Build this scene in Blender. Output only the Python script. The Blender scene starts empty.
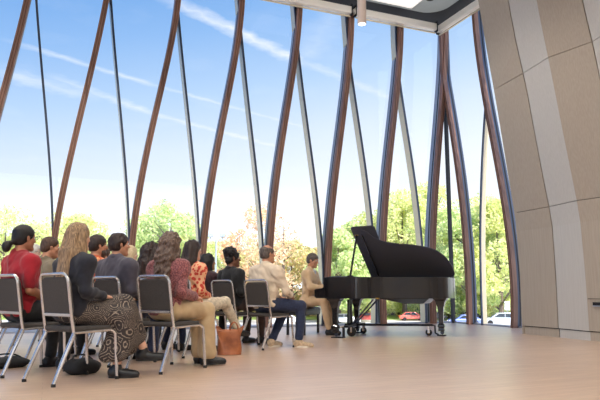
import bpy, bmesh, math, random
import numpy as np
import openvdb as vdb
from mathutils import Vector, Matrix, noise as mnoise

# ---------------------------------------------------------------- helpers
COL = bpy.context.scene.collection
PI = math.pi
CAMZ = 0.74
PITCH = math.atan(91 / 600)
_c, _s = math.cos(PITCH), math.sin(PITCH)
RA = Vector((.924, .383, 0)); RM = Vector((.383, -.924, 0)); RC = Vector((3.615, 14.396, 0))

def R(a, m, z=0.0):
    """room coordinates: a along the window wall, m away from it into the room"""
    return RC + RA * a + RM * m + Vector((0, 0, z))

def ray(px, py):
    x = (px - 300) / 600; y = (200 - py) / 600
    return Vector((x, _c - y * _s, _s + y * _c))

def on_plane(px, py, P, n):
    r = ray(px, py); o = Vector((0, 0, CAMZ))
    return o + r * ((P - o).dot(n) / r.dot(n))

def link(name, me, parent=None, mats=None):
    o = bpy.data.objects.new(name, me); COL.objects.link(o)
    if parent is not None: o.parent = parent
    if mats:
        for m_ in (mats if isinstance(mats, (list, tuple)) else [mats]): me.materials.append(m_)
    return o

def tag(o, label=None, cat=None, group=None, kind=None):
    if label: o['label'] = label
    if cat: o['category'] = cat
    if group: o['group'] = group
    if kind: o['kind'] = kind
    return o

def empty(name, loc=(0, 0, 0), rz=0.0, **k):
    o = bpy.data.objects.new(name, None); COL.objects.link(o)
    o.empty_display_size = .1
    o.location = loc; o.rotation_euler = (0, 0, rz)
    return tag(o, **k)

def copy_tree(o, parent=None):
    c = o.copy(); COL.objects.link(c)
    if parent is not None: c.parent = parent
    for ch in list(o.children): copy_tree(ch, c)
    return c

class MB:
    """collects shapes into one mesh"""
    def __init__(s): s.v = []; s.f = []
    def add(s, v, f):
        n = len(s.v); s.v += [tuple(x) for x in v]; s.f += [tuple(i + n for i in q) for q in f]; return s
    def box(s, x0, x1, y0, y1, z0, z1, M=None):
        v = [Vector((x, y, z)) for z in (z0, z1) for y in (y0, y1) for x in (x0, x1)]
        if M is not None: v = [M @ p for p in v]
        return s.add(v, [(0, 2, 3, 1), (4, 5, 7, 6), (0, 1, 5, 4), (2, 6, 7, 3), (0, 4, 6, 2), (1, 3, 7, 5)])
    def tube(s, pts, r, n=8, cap=True, up=None, flat=1.0):
        pts = [Vector(p) for p in pts]
        rs = r if isinstance(r, (list, tuple)) else [r] * len(pts)
        v = []; prev = None
        for i, p in enumerate(pts):
            t = (pts[min(i + 1, len(pts) - 1)] - pts[max(i - 1, 0)]).normalized()
            if prev is None:
                u = Vector(up) if up else (Vector((0, 0, 1)) if abs(t.z) < .9 else Vector((1, 0, 0)))
            else: u = prev
            u = (u - t * u.dot(t)).normalized(); prev = u; w = t.cross(u)
            for k in range(n):
                a = 2 * PI * k / n
                v.append(p + (u * math.cos(a) + w * math.sin(a) * flat) * rs[i])
        f = []
        for i in range(len(pts) - 1):
            for k in range(n):
                f.append((i * n + k, i * n + (k + 1) % n, (i + 1) * n + (k + 1) % n, (i + 1) * n + k))
        if cap:
            f.append(tuple(range(n))[::-1]); f.append(tuple((len(pts) - 1) * n + k for k in range(n)))
        return s.add(v, f)
    def lathe(s, prof, c=(0, 0, 0), n=20, axis='z'):
        v = []; f = []
        for (r, h) in prof:
            for k in range(n):
                a = 2 * PI * k / n; x, y = r * math.cos(a), r * math.sin(a)
                p = {'z': (x, y, h), 'x': (h, x, y), 'y': (x, h, y)}[axis]
                v.append((p[0] + c[0], p[1] + c[1], p[2] + c[2]))
        for i in range(len(prof) - 1):
            for k in range(n): f.append((i * n + k, i * n + (k + 1) % n, (i + 1) * n + (k + 1) % n, (i + 1) * n + k))
        f.append(tuple(range(n))[::-1]); f.append(tuple((len(prof) - 1) * n + k for k in range(n)))
        return s.add(v, f)
    def prism(s, poly, z0, z1, M=None):
        n = len(poly)
        v = [Vector((x, y, z0)) for x, y in poly] + [Vector((x, y, z1)) for x, y in poly]
        if M is not None: v = [M @ p for p in v]
        return s.add(v, [tuple(range(n))[::-1], tuple(range(n, 2 * n))] + [(i, (i + 1) % n, n + (i + 1) % n, n + i) for i in range(n)])
    def ell(s, c, r, n=14, M=None):
        v = []; f = []; m_ = n // 2
        for i in range(m_ + 1):
            th = PI * i / m_
            for k in range(n):
                a = 2 * PI * k / n
                p = Vector((c[0] + r[0] * math.sin(th) * math.cos(a), c[1] + r[1] * math.sin(th) * math.sin(a), c[2] + r[2] * math.cos(th)))
                v.append(M @ p if M is not None else p)
        for i in range(m_):
            for k in range(n): f.append((i * n + k, (i + 1) * n + k, (i + 1) * n + (k + 1) % n, i * n + (k + 1) % n))
        return s.add(v, f)
    def build(s, name, mat, parent=None, bevel=0, smooth=False, segs=2):
        me = bpy.data.meshes.new(name); me.from_pydata(s.v, [], s.f)
        bm = bmesh.new(); bm.from_mesh(me)
        bmesh.ops.remove_doubles(bm, verts=bm.verts, dist=1e-6)
        bmesh.ops.recalc_face_normals(bm, faces=bm.faces)
        bm.to_mesh(me); bm.free(); me.update()
        if smooth:
            me.shade_smooth()
            try: me.set_sharp_from_angle(angle=math.radians(40))
            except Exception: pass
        o = link(name, me, parent, mat)
        if bevel:
            b = o.modifiers.new('bevel', 'BEVEL'); b.width = bevel; b.segments = segs; b.limit_method = 'ANGLE'
        return o

def smooth_path(pts, n=6):
    """Catmull-Rom through the points"""
    P = [Vector(p) for p in pts]; P = [P[0] * 2 - P[1]] + P + [P[-1] * 2 - P[-2]]; out = []
    for i in range(1, len(P) - 2):
        for k in range(n):
            t = k / n; a, b, c, d = P[i - 1:i + 3]
            out.append(.5 * ((2 * b) + (c - a) * t + (2 * a - 5 * b + 4 * c - d) * t * t + (3 * b - a - 3 * c + d) * t ** 3))
    out.append(P[-2]); return out

# ---------------------------------------------------------------- materials
MATS = {}
def srgb(r, g, b):
    f = lambda c: (c / 255 / 12.92) if c / 255 <= .04045 else ((c / 255 + .055) / 1.055) ** 2.4
    return (f(r), f(g), f(b), 1)

def mat(name, rgb, rough=.6, metal=0.0, rgb2=None, scale=20, detail=4, bump=0.0, bscale=None, stretch=(1, 1, 1), sheen=0, coat=0, spec=.5, alpha=1, trans=0, contrast=(.35, .65)):
    if name in MATS: return MATS[name]
    m_ = bpy.data.materials.new(name); m_.use_nodes = True
    nt = m_.node_tree; N = nt.nodes; L = nt.links
    b = N['Principled BSDF']
    b.inputs['Base Color'].default_value = srgb(*rgb); b.inputs['Roughness'].default_value = rough
    b.inputs['Metallic'].default_value = metal; b.inputs['Specular IOR Level'].default_value = spec
    if sheen: b.inputs['Sheen Weight'].default_value = sheen; b.inputs['Sheen Roughness'].default_value = .5
    if coat: b.inputs['Coat Weight'].default_value = coat; b.inputs['Coat Roughness'].default_value = .08
    if rgb2 or bump:
        tc = N.new('ShaderNodeTexCoord'); mp = N.new('ShaderNodeMapping'); mp.inputs['Scale'].default_value = stretch
        L.new(tc.outputs['Object'], mp.inputs['Vector'])
    if rgb2:
        nz = N.new('ShaderNodeTexNoise'); nz.inputs['Scale'].default_value = scale; nz.inputs['Detail'].default_value = detail
        L.new(mp.outputs['Vector'], nz.inputs['Vector'])
        r = N.new('ShaderNodeValToRGB'); r.color_ramp.elements[0].position = contrast[0]; r.color_ramp.elements[1].position = contrast[1]
        r.color_ramp.elements[0].color = srgb(*rgb2); r.color_ramp.elements[1].color = srgb(*rgb)
        L.new(nz.outputs['Fac'], r.inputs['Fac']); L.new(r.outputs['Color'], b.inputs['Base Color'])
    if bump:
        n2 = N.new('ShaderNodeTexNoise'); n2.inputs['Scale'].default_value = bscale or scale; n2.inputs['Detail'].default_value = 5
        L.new(mp.outputs['Vector'], n2.inputs['Vector'])
        bp = N.new('ShaderNodeBump'); bp.inputs['Strength'].default_value = bump; bp.inputs['Distance'].default_value = .01
        L.new(n2.outputs['Fac'], bp.inputs['Height']); L.new(bp.outputs['Normal'], b.inputs['Normal'])
    MATS[name] = m_
    return m_

def emit(name, rgb, strength):
    m_ = bpy.data.materials.new(name); m_.use_nodes = True; b = m_.node_tree.nodes['Principled BSDF']
    b.inputs['Base Color'].default_value = srgb(*rgb); b.inputs['Emission Color'].default_value = srgb(*rgb)
    b.inputs['Emission Strength'].default_value = strength; return m_

timber = mat('timber', (150, 110, 92), .5, rgb2=(112, 78, 66), scale=3, stretch=(9, 9, .35), detail=6, bump=.05)
steel = mat('window_steel', (150, 158, 174), .42, .1)
fin_metal = mat('champagne_metal', (204, 192, 168), .25, .3)
cap_m = mat('fin_cap_metal', (70, 78, 96), .35, .5)
post_dark = mat('dark_post_metal', (34, 34, 40), .45, .5)
wall_paint = mat('wall_paint', (222, 218, 212), .8)
cassette_m = mat('cassette_cream', (240, 234, 224), .45)
ceil_grey = mat('ceiling_grey', (172, 180, 178), .85, rgb2=(164, 172, 170), scale=4)
ceil_dark = mat('ceiling_dark', (22, 23, 28), .8)
white_panel = mat('white_panel', (236, 236, 230), .6)
chrome = mat('chrome', (208, 202, 198), .22, .85)
pad_fabric = mat('charcoal_fabric', (74, 68, 65), .9, rgb2=(50, 46, 44), scale=220, sheen=.04, bump=.15)
rubber = mat('rubber', (26, 24, 24), .6)
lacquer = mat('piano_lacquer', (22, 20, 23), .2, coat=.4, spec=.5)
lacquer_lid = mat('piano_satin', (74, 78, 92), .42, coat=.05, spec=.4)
brass = mat('brass', (190, 150, 80), .3, 1.0)
ivory = mat('ivory', (232, 228, 216), .3)
leather_black = mat('black_leather', (24, 23, 26), .38, bump=.1, bscale=90)

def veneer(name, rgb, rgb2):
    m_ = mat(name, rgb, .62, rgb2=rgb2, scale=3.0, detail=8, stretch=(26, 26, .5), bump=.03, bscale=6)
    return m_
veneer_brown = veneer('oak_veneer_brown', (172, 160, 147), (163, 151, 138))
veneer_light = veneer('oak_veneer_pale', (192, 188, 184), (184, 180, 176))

def floor_material():
    m_ = bpy.data.materials.new('oak_floor'); m_.use_nodes = True; nt = m_.node_tree; N = nt.nodes; L = nt.links
    b = N['Principled BSDF']
    tc = N.new('ShaderNodeTexCoord'); mp = N.new('ShaderNodeMapping'); mp.inputs['Rotation'].default_value = (0, 0, -math.atan2(.383, .924))
    L.new(tc.outputs['Object'], mp.inputs['Vector'])
    br = N.new('ShaderNodeTexBrick'); br.offset = .37; br.inputs['Scale'].default_value = 1
    br.inputs['Brick Width'].default_value = 1.7; br.inputs['Row Height'].default_value = .125
    br.inputs['Mortar Size'].default_value = .0016; br.inputs['Bias'].default_value = 0
    br.inputs['Color1'].default_value = srgb(218, 186, 160); br.inputs['Color2'].default_value = srgb(208, 174, 147)
    br.inputs['Mortar'].default_value = srgb(174, 140, 114)
    L.new(mp.outputs['Vector'], br.inputs['Vector'])
    m2 = N.new('ShaderNodeMapping'); m2.inputs['Scale'].default_value = (1.2, 16, 1); L.new(mp.outputs['Vector'], m2.inputs['Vector'])
    nz = N.new('ShaderNodeTexNoise'); nz.inputs['Scale'].default_value = 2.2; nz.inputs['Detail'].default_value = 8; L.new(m2.outputs['Vector'], nz.inputs['Vector'])
    r = N.new('ShaderNodeValToRGB'); r.color_ramp.elements[0].position = .35; r.color_ramp.elements[1].position = .66
    r.color_ramp.elements[0].color = (.78, .76, .74, 1); r.color_ramp.elements[1].color = (1.06, 1.05, 1.04, 1)
    L.new(nz.outputs['Fac'], r.inputs['Fac'])
    mx = N.new('ShaderNodeMix'); mx.data_type = 'RGBA'; mx.blend_type = 'MULTIPLY'; mx.inputs[0].default_value = .8
    L.new(br.outputs['Color'], mx.inputs[6]); L.new(r.outputs['Color'], mx.inputs[7]); L.new(mx.outputs[2], b.inputs['Base Color'])
    b.inputs['Roughness'].default_value = .42; b.inputs['Specular IOR Level'].default_value = .5
    b.inputs['Coat Weight'].default_value = 1.0; b.inputs['Coat Roughness'].default_value = .4; b.inputs['Coat IOR'].default_value = 2.1
    return m_

def glass_material():
    m_ = bpy.data.materials.new('clear_glass'); m_.use_nodes = True; nt = m_.node_tree; N = nt.nodes; L = nt.links
    N.remove(N['Principled BSDF']); out = N['Material Output']
    tr = N.new('ShaderNodeBsdfTransparent'); tr.inputs['Color'].default_value = (.985, .992, .995, 1)
    gl = N.new('ShaderNodeBsdfGlossy'); gl.inputs['Roughness'].default_value = .01
    fw = N.new('ShaderNodeLayerWeight'); fw.inputs['Blend'].default_value = .5
    pw = N.new('ShaderNodeMath'); pw.operation = 'POWER'; pw.inputs[1].default_value = 5; L.new(fw.outputs['Facing'], pw.inputs[0])
    lw = N.new('ShaderNodeMath'); lw.operation = 'MULTIPLY_ADD'; lw.inputs[1].default_value = .95; lw.inputs[2].default_value = .028; L.new(pw.outputs[0], lw.inputs[0])
    mx = N.new('ShaderNodeMixShader'); L.new(lw.outputs[0], mx.inputs[0]); L.new(tr.outputs[0], mx.inputs[1]); L.new(gl.outputs[0], mx.inputs[2])
    L.new(mx.outputs[0], out.inputs['Surface']); return m_
glass = glass_material()

# ---------------------------------------------------------------- room shell
ZC = 7.5
def quad_mesh(name, pts, mat_, thick=None, **k):
    mb = MB(); mb.add(pts, [tuple(range(len(pts)))]); o = mb.build(name, mat_)
    if thick:
        s_ = o.modifiers.new('solid', 'SOLIDIFY'); s_.thickness = thick; s_.offset = k.get('offset', -1)
    return o
def room_box(name, a0, a1, m0, m1, z0, z1, mat_, parent=None, bevel=0):
    M = Matrix.Translation(RC) @ Matrix(((RA.x, RM.x, 0, 0), (RA.y, RM.y, 0, 0), (0, 0, 1, 0), (0, 0, 0, 1)))
    return MB().box(a0, a1, m0, m1, z0, z1, M).build(name, mat_, parent, bevel)
tag(room_box('floor', -17, .2, -.25, 19, -.25, 0, floor_material()), 'pale oak plank floor of the recital hall', kind='structure')
tag(room_box('ceiling', -17.2, .3, -.3, 19.2, ZC, ZC + .3, ceil_dark), 'dark upper ceiling above the grey ceiling raft', kind='structure')
tag(room_box('wall_left', -17.2, -17, 0, 19, 0, .5, wall_paint), 'low parapet wall under the side glazing added far behind the audience for daylight', kind='structure')
tag(room_box('wall_back', -17, .2, 19, 19.2, 0, 3.2, wall_paint), 'painted wall behind the photographer', kind='structure')
tag(room_box('ceiling', -17.2, .3, 19.2, 26, ZC, ZC + .3, ceil_dark), 'unseen roof canopy added to keep sun out of the back windows', kind='structure')  # overhang added out of view to block sun from the back glazing

# grey ceiling raft with a rounded corner by the windows
def raft():
    pts = []
    r = .5; a1, m0 = -.46, .42
    for k in range(9):
        t = PI / 2 * k / 8
        pts.append((a1 - r + r * math.sin(t), m0 + r - r * math.cos(t)))
    pts += [(a1, 18.6), (-16.6, 18.6), (-16.6, m0)]
    M = Matrix.Translation(RC) @ Matrix(((RA.x, RM.x, 0, 0), (RA.y, RM.y, 0, 0), (0, 0, 1, 0), (0, 0, 0, 1)))
    o = MB().prism(pts, 7.4, 7.48, M).build('ceiling', ceil_grey)
    tag(o, 'grey suspended ceiling raft with a rounded corner by the windows', kind='structure')
raft()

# panelled side wall (folded, leaning veneer facets)
ZS = [0, 1, 1.9, 2.36, 3.26, 4.2, 5.12, 6.07, 7.5]
E0 = [-1.18, -1.16, -1.18, -1.24, -1.37, -1.50, -1.65, -1.79, -2.0]
E1 = [-1.22, -1.20, -1.21, -1.30, -1.45, -1.60, -1.80, -1.93, -2.12]
E2 = [-1.31, -1.31, -1.34, -1.42, -1.58, -1.74, -1.91, -2.05, -2.24]
def ea(E, z): return float(np.interp(z, ZS, E))
seams = [(3.54, E0), (4.38, E1), (5.07, E2)]
mm = 5.07
for k in range(9):
    mm += .72 if k % 2 == 0 else .66
    seams.append((mm, E1 if k % 2 == 0 else E2))
def facet(i):
    (m0, A), (m1, B) = seams[i], seams[i + 1]
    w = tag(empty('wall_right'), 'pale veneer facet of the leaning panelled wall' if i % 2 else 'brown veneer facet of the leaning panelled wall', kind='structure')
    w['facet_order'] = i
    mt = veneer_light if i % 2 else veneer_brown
    g = .009
    levels = [(0, .13), (.145, 2.12), (2.13, 4.38), (4.39, ZC)]
    for j, (za, zb) in enumerate(levels):
        zs = np.linspace(za, zb, 2 if j == 0 else 7)
        v = []; f = []
        back = .06
        ga = g if i % 2 == 0 else 0.0      # dark open joint on every second seam
        gb = 0.0 if i % 2 else g
        if i % 2 == 0: ga, gb = .0, g
        else: ga, gb = g, .0
        for z in zs:
            rec = .02 if j == 0 else 0
            a0 = ea(A, z) + rec; a1 = ea(B, z) + rec
            v += [R(a0, m0 + ga, z), R(a1, m1 - gb, z), R(a1 + back, m1 - gb, z), R(a0 + back, m0 + ga, z)]
        n = len(zs)
        for k in range(n - 1):
            for q in range(4): f.append((k * 4 + q, k * 4 + (q + 1) % 4, k * 4 + 4 + (q + 1) % 4, k * 4 + 4 + q))
        f += [(0, 1, 2, 3), tuple((n - 1) * 4 + q for q in (3, 2, 1, 0))]
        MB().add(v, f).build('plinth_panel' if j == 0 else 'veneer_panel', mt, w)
    del w['facet_order']
for i in range(len(seams) - 1): facet(i)
# dark backing behind the joints, and the return back to the glass
zs = np.linspace(0, ZC, 16); v = []; f = []
for z in zs:
    for (m0, A) in seams: v.append(R(ea(A, z) + .05, m0, z))
n = len(seams)
for i in range(len(zs) - 1):
    for k in range(n - 1): f.append((i * n + k, i * n + k + 1, (i + 1) * n + k + 1, (i + 1) * n + k))
b_ = MB().add(v, f).build('wall_backing', ceil_dark); tag(b_, 'dark substrate behind the veneer joints', kind='structure')
sm = b_.modifiers.new('s', 'SOLIDIFY'); sm.thickness = .02
v = []; f = []
for z in zs: v += [R(ea(E0, z) + .0, 3.54, z), R(.1, 3.54, z)]
for i in range(len(zs) - 1): f.append((2 * i, 2 * i + 1, 2 * i + 3, 2 * i + 2))
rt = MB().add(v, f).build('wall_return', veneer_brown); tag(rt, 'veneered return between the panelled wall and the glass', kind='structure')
sm = rt.modifiers.new('s', 'SOLIDIFY'); sm.thickness = .04; sm.offset = 0
tag(room_box('wall_right', -.9, .2, seams[-1][0], 19, 0, ZC, wall_paint), 'plain wall beyond the veneer panels', kind='structure')
tag(room_box('wall_right', .1, .25, 3.5, 19, 0, ZC, ceil_dark), 'outer wall behind the veneer panels', kind='structure')

# recessed cabinet pull in the second brown facet
cab = tag(empty('cabinet_pull', R(ea(E2, .55) - .004, 5.25, .545)), 'dark recessed pull with a brushed lip near the foot of the panelled wall', 'handle')
M = Matrix(((RA.x, RM.x, 0, 0), (RA.y, RM.y, 0, 0), (0, 0, 1, 0), (0, 0, 0, 1)))
MB().box(-.004, .004, -.075, .095, -.03, .03, M).build('recess', post_dark, cab)
MB().box(-.010, .0, -.075, .06, -.034, -.018, M).build('lip', steel, cab)
MB().box(-.003, .003, -.16, .5, .075, .083, M).build('door_gap', post_dark, cab)

# ---------------------------------------------------------------- glazed walls
P0 = RC.copy()
def tr1(track): # pixels -> (z, a) on the window wall
    out = []
    for (x, y) in track:
        p = on_plane(x, y, P0, RM); d = p - P0; out.append((p.z, d.dot(RA)))
    return sorted(out)
def tr2(track):
    out = []
    for (x, y) in track:
        p = on_plane(x, y, P0, RA); d = p - P0; out.append((p.z, d.dot(RM)))
    return sorted(out)
Z = np.linspace(0, 7.32, 25)
def curve(pts, bottom=None, deg=4):
    pts = list(pts)
    if bottom is not None:
        z0, a0 = pts[0]
        for zz, da in bottom: pts.append((zz, a0 + da))
        pts.sort()
    z = np.array([p[0] for p in pts]); a = np.array([p[1] for p in pts])
    c = np.polyfit(z, a, min(deg, len(pts) - 1))
    out = np.polyval(c, np.clip(Z, z.min(), z.max()))
    # linear continuation outside the sampled range
    for k, zz in enumerate(Z):
        if zz > z.max(): out[k] = np.polyval(c, z.max()) + (zz - z.max()) * np.polyval(np.polyder(c), z.max())
        if zz < z.min(): out[k] = np.polyval(c, z.min()) + (zz - z.min()) * np.polyval(np.polyder(c), z.min())
    return out
H = {
 1: [(106.5, 0), (96, 50), (84, 100), (73.5, 150), (60.5, 200), (54.3, 240)],
 2: [(177.5, 0), (176, 16), (169.5, 50), (158, 100), (147.5, 150), (137.5, 200), (132, 240)],
 3: [(241, 0), (239, 30), (235.5, 50), (226, 100), (217, 150), (208, 200), (203.3, 240)],
 4: [(298.5, 0), (296.5, 40), (295, 50), (286.8, 100), (280, 150), (273, 200), (269.3, 240)],
 5: [(350, 17), (348.5, 50), (343.5, 100), (337.5, 150), (331, 200), (328, 240), (326.5, 320)],
 6: [(399, 27), (397.8, 60), (394, 100), (389, 150), (383.6, 200), (381.8, 240), (382, 322)],
 7: [(443.6, 36), (443, 60), (440.3, 100), (436.5, 150), (433, 200), (431, 240), (431.6, 322)],
}
T = {
 1: [(36.5, 0), (40.5, 50), (44.8, 100), (48.5, 150), (52.3, 200), (53.2, 235)],
 2: [(111, 0), (115, 50), (119.5, 100), (123.7, 150), (128, 200), (129.3, 235)],
 3: [(177, -2), (178.5, 15), (181.7, 50), (186.8, 100), (192, 150), (196.8, 200), (199.5, 240)],
 4: [(239, 10), (241, 32), (243, 50), (248, 100), (253.3, 150), (259.5, 200), (262.5, 240)],
 5: [(295, 15), (298, 48), (304, 100), (310.5, 150), (317.5, 200), (321, 240), (322.5, 319)],
 6: [(346, 20), (349.5, 62), (355.5, 100), (362.5, 150), (369, 200), (373, 235), (376, 320)],
 7: [(395.5, 30), (398.5, 75), (402.5, 100), (410, 150), (417, 200), (421.5, 240), (426, 321)],
}
c5 = tr1(H[5]); base5 = None
HC = {}; TC = {}
full = curve(tr1(H[6])); fullT = curve(tr1(T[6]))
for k, t in H.items():
    p = tr1(t)
    if p[0][0] > .8:
        i0 = np.interp(p[0][0], Z, full)
        HC[k] = curve(p, [(0, np.interp(0, Z, full) - i0), (.8, np.interp(.8, Z, full) - i0)])
    else: HC[k] = curve(p)
for k, t in T.items():
    p = tr1(t)
    if p[0][0] > .8:
        i0 = np.interp(p[0][0], Z, fullT)
        TC[k] = curve(p, [(0, np.interp(0, Z, fullT) - i0), (.8, np.interp(.8, Z, fullT) - i0)])
    else: TC[k] = curve(p)
sp = (HC[3] - HC[1]) / 2
HC[0] = HC[1] - sp.mean(); HC[-1] = HC[0] - sp.mean(); TC[0] = TC[1] - sp.mean(); TC[-1] = TC[0] - sp.mean()
W2H = {
 8: [(443, 60), (446, 80), (450.5, 100), (457, 150), (465, 200), (468.5, 240), (470.5, 280), (472.3, 324)],
 9: [(477, 10), (481, 50), (484.3, 80), (489, 100), (497.5, 150), (507, 200), (512.3, 240), (517, 327)],
}
W2T = {8: [(487, 100), (485, 120), (482, 150), (481.5, 200), (481.5, 250), (482.5, 324)]}
W2 = {k: curve(tr2(t)) for k, t in W2H.items()}; W2T = {k: curve(tr2(t), deg=2) for k, t in W2T.items()}

def member(name, cur, axis, w, d0, d1, mat_, parent, z0=0.0, z1=7.32, side=0.0):
    if axis == 2 and d0 < -.05: d0 = max(d0, -.11)
    """a curved member: w wide along the wall, from depth d0 to d1 (positive into the room)"""
    v = []; f = []
    zz = [z for z in Z if z0 - .01 <= z <= z1 + .01]
    for z in zz:
        c = float(np.interp(z, Z, cur)) + side
        for (u, d) in ((c - w / 2, d0), (c + w / 2, d0), (c + w / 2, d1), (c - w / 2, d1)):
            v.append(R(u, d, z) if axis == 1 else R(-d, u, z))
    n = len(zz)
    for i in range(n - 1):
        for q in range(4): f.append((i * 4 + q, i * 4 + (q + 1) % 4, i * 4 + 4 + (q + 1) % 4, i * 4 + 4 + q))
    f += [(0, 1, 2, 3), tuple((n - 1) * 4 + q for q in (3, 2, 1, 0))]
    return MB().add(v, f).build(name, mat_, parent)

def pane(c0, c1, axis, parent):
    v = []; f = []
    for k, z in enumerate(Z):
        for c in (c0, c1):
            v.append(R(c[k], -.1, z) if axis == 1 else R(.1, c[k], z))
    for k in range(len(Z) - 1): f.append((2 * k, 2 * k + 1, 2 * k + 3, 2 * k + 2))
    return MB().add(v, f).build('glass_pane', glass, parent)

def heavy(cur, axis, w):
    member('timber_mullion', cur, axis, .112 if axis == 1 else .09, .02, .13, timber, w)
    for q_ in (-.022, .022): member('timber_groove', cur, axis, .010, .125, .1315, mat('timber_dark_stripe', (74, 50, 38), .7), w, side=q_)  # dark strips for the stripes of the laminated timber
    member('steel_frame', cur, axis, .085, -.2, .02, steel if axis == 1 else cap_m, w)
    member('gasket', cur, axis, .10, -.06, -.03, post_dark, w)
def light(cur, axis, w, z1=7.32):
    member('metal_fin', cur, axis, .04, -.2, .0, fin_metal, w, z1=z1)
    member('fin_cap', cur, axis, .042, .0, .03, cap_m, w, z1=z1)
order = [-1, 0, 1, 2, 3, 4, 5, 6, 7]
for n_, k in enumerate(order):
    w = tag(empty('window_%d' % (n_ + 1)), kind='structure')
    heavy(HC[k], 1, w); light(TC[k], 1, w)
    nxt = HC[order[n_ + 1]] if n_ < 8 else np.zeros(25)
    pane(HC[k], nxt, 1, w)
w = tag(empty('window_10'), kind='structure')
member('corner_post', np.zeros(25), 1, .075, -.04, .035, post_dark, w)
W2top = np.where(Z > 6.2, W2[8][np.argmin(abs(Z - 6.2))] * 0 + np.maximum(W2[8], .06), np.maximum(W2[8], .06))
heavy(W2top, 2, w); pane(np.zeros(25), W2top, 2, w)
w = tag(empty('window_11'), kind='structure')
heavy(W2[9], 2, w); light(W2T[8], 2, w, z1=4.95); pane(W2top, W2[9], 2, w)
w = tag(empty('window_12'), kind='structure'); pane(W2[9], np.full(25, 3.6), 2, w)
# sill channel at the foot and wall left of the glazing
tag(room_box('trim_1', -17, .0, -.2, .0, 0, .03, steel), kind='structure')
tag(room_box('trim_2', 0, .2, 0, 3.5, 0, .03, steel), kind='structure')
tag(room_box('wall_window', -17, float(HC[-1].min()) - .1, -.2, .1, 0, ZC, wall_paint), kind='structure')

# unseen glazing added behind the photographer and the audience for fill daylight
for i_ in range(4):
    w = tag(empty('window_%d' % (13 + i_)), kind='structure')
    m0_ = 4.75 * i_
    room_box('glass_pane', -17.11, -17.10, m0_ + .06, m0_ + 4.69, .5, ZC, glass, w)
    room_box('frame', -17.2, -17.0, m0_ - .06, m0_ + .06, .5, ZC, steel, w)
for i_ in range(4):
    w = tag(empty('window_%d' % (17 + i_)), kind='structure')
    a0_ = -17 + 4.1 * i_
    room_box('glass_pane', a0_ + .06, a0_ + 4.04, 19.1, 19.11, 3.2, ZC, glass, w)
    room_box('frame', a0_ - .06, a0_ + .06, 19.0, 19.2, 3.2, ZC, steel, w)

# roller blind cassettes
def cassette(a0, a1, axis, label):
    t = empty('blind_cassette', R((a0 + a1) / 2, .2, 7.04) if axis == 1 else R(-.2, (a0 + a1) / 2, 7.04), **dict(label=label, cat='roller blind', group='blind cassettes along the window head'))
    M = Matrix(((RA.x, RM.x, 0, 0), (RA.y, RM.y, 0, 0), (0, 0, 1, 0), (0, 0, 0, 1)))
    h = (a1 - a0) / 2
    if axis == 2: M = Matrix(((RM.x, -RA.x, 0, 0), (RM.y, -RA.y, 0, 0), (0, 0, 1, 0), (0, 0, 0, 1)))
    MB().box(-h, h, -.06, .07, .075, .24, M).build('housing', cassette_m, t, .012)
    MB().box(-h + .03, h - .03, -.02, .02, -.0, .035, M).build('bottom_bar', fin_metal, t, .005)
    for s_ in (-1, 1): MB().box(s_ * (h - .015) - .012, s_ * (h - .015) + .012, -.07, .08, .03, .3, M).build('bracket', ceil_dark, t)
    MB().box(-h - .035, -h - .005, -.04, .03, .15, .2, M).build('joint_clip', white_panel, t)
cassette(-2.62, -.34, 1, 'cream roller blind housing reaching the glazed corner post')
cassette(-5.0, -2.70, 1, 'cream roller blind housing behind the hanging cylinder lamp')
cassette(-7.4, -5.08, 1, 'cream roller blind housing at the window head, farthest from the glazed corner')
cassette(.1, 2.4, 2, 'cream roller blind housing running from the corner towards the veneer wall')

# white ceiling panel, speaker, pendant
t = tag(empty('ceiling_panel', R(-2.9, 1.2, 7.34)), 'white rectangular flush panel set in the grey ceiling', 'ceiling panel')
MB().box(-1.61, 1.61, -.62, .62, 0, .07, M).build('panel', white_panel, t, .01)
MB().box(-1.57, 1.57, -.58, .58, -.004, .0, M).build('glow_face', emit('panel_glow', (255, 250, 240), .62), t)  # glow added so the plain panel stays white facing down
t = tag(empty('ceiling_speaker', R(-1.16, 1.15, 7.34)), 'small round black speaker beside the white ceiling panel', 'speaker')
MB().lathe([(.0, .0), (.09, 0), (.1, .01), (.1, .07)], n=24).build('housing', ceil_dark, t)
t = tag(empty('pendant_lamp', (.984, 9.0, 4.93)), 'slim pinkish metal cylinder lamp hanging from the ceiling', 'lamp')
MB().lathe([(.066, 0), (.07, .005), (.07, 2.1), (.02, 2.12)], n=28).build('cylinder', mat('pendant_metal', (222, 204, 192), .4, .1), t, smooth=True)
MB().lathe([(.0, -.003), (.058, -.003), (.058, .002), (0, .002)], n=24).build('lens', emit('lens_glow', (255, 246, 232), 3), t)
MB().tube([(0, 0, 2.1), (0, 0, 2.5)], .008).build('stem', steel, t)
MB().lathe([(.055, 2.44), (.055, 2.5)], n=20).build('ceiling_rose', steel, t)
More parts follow.
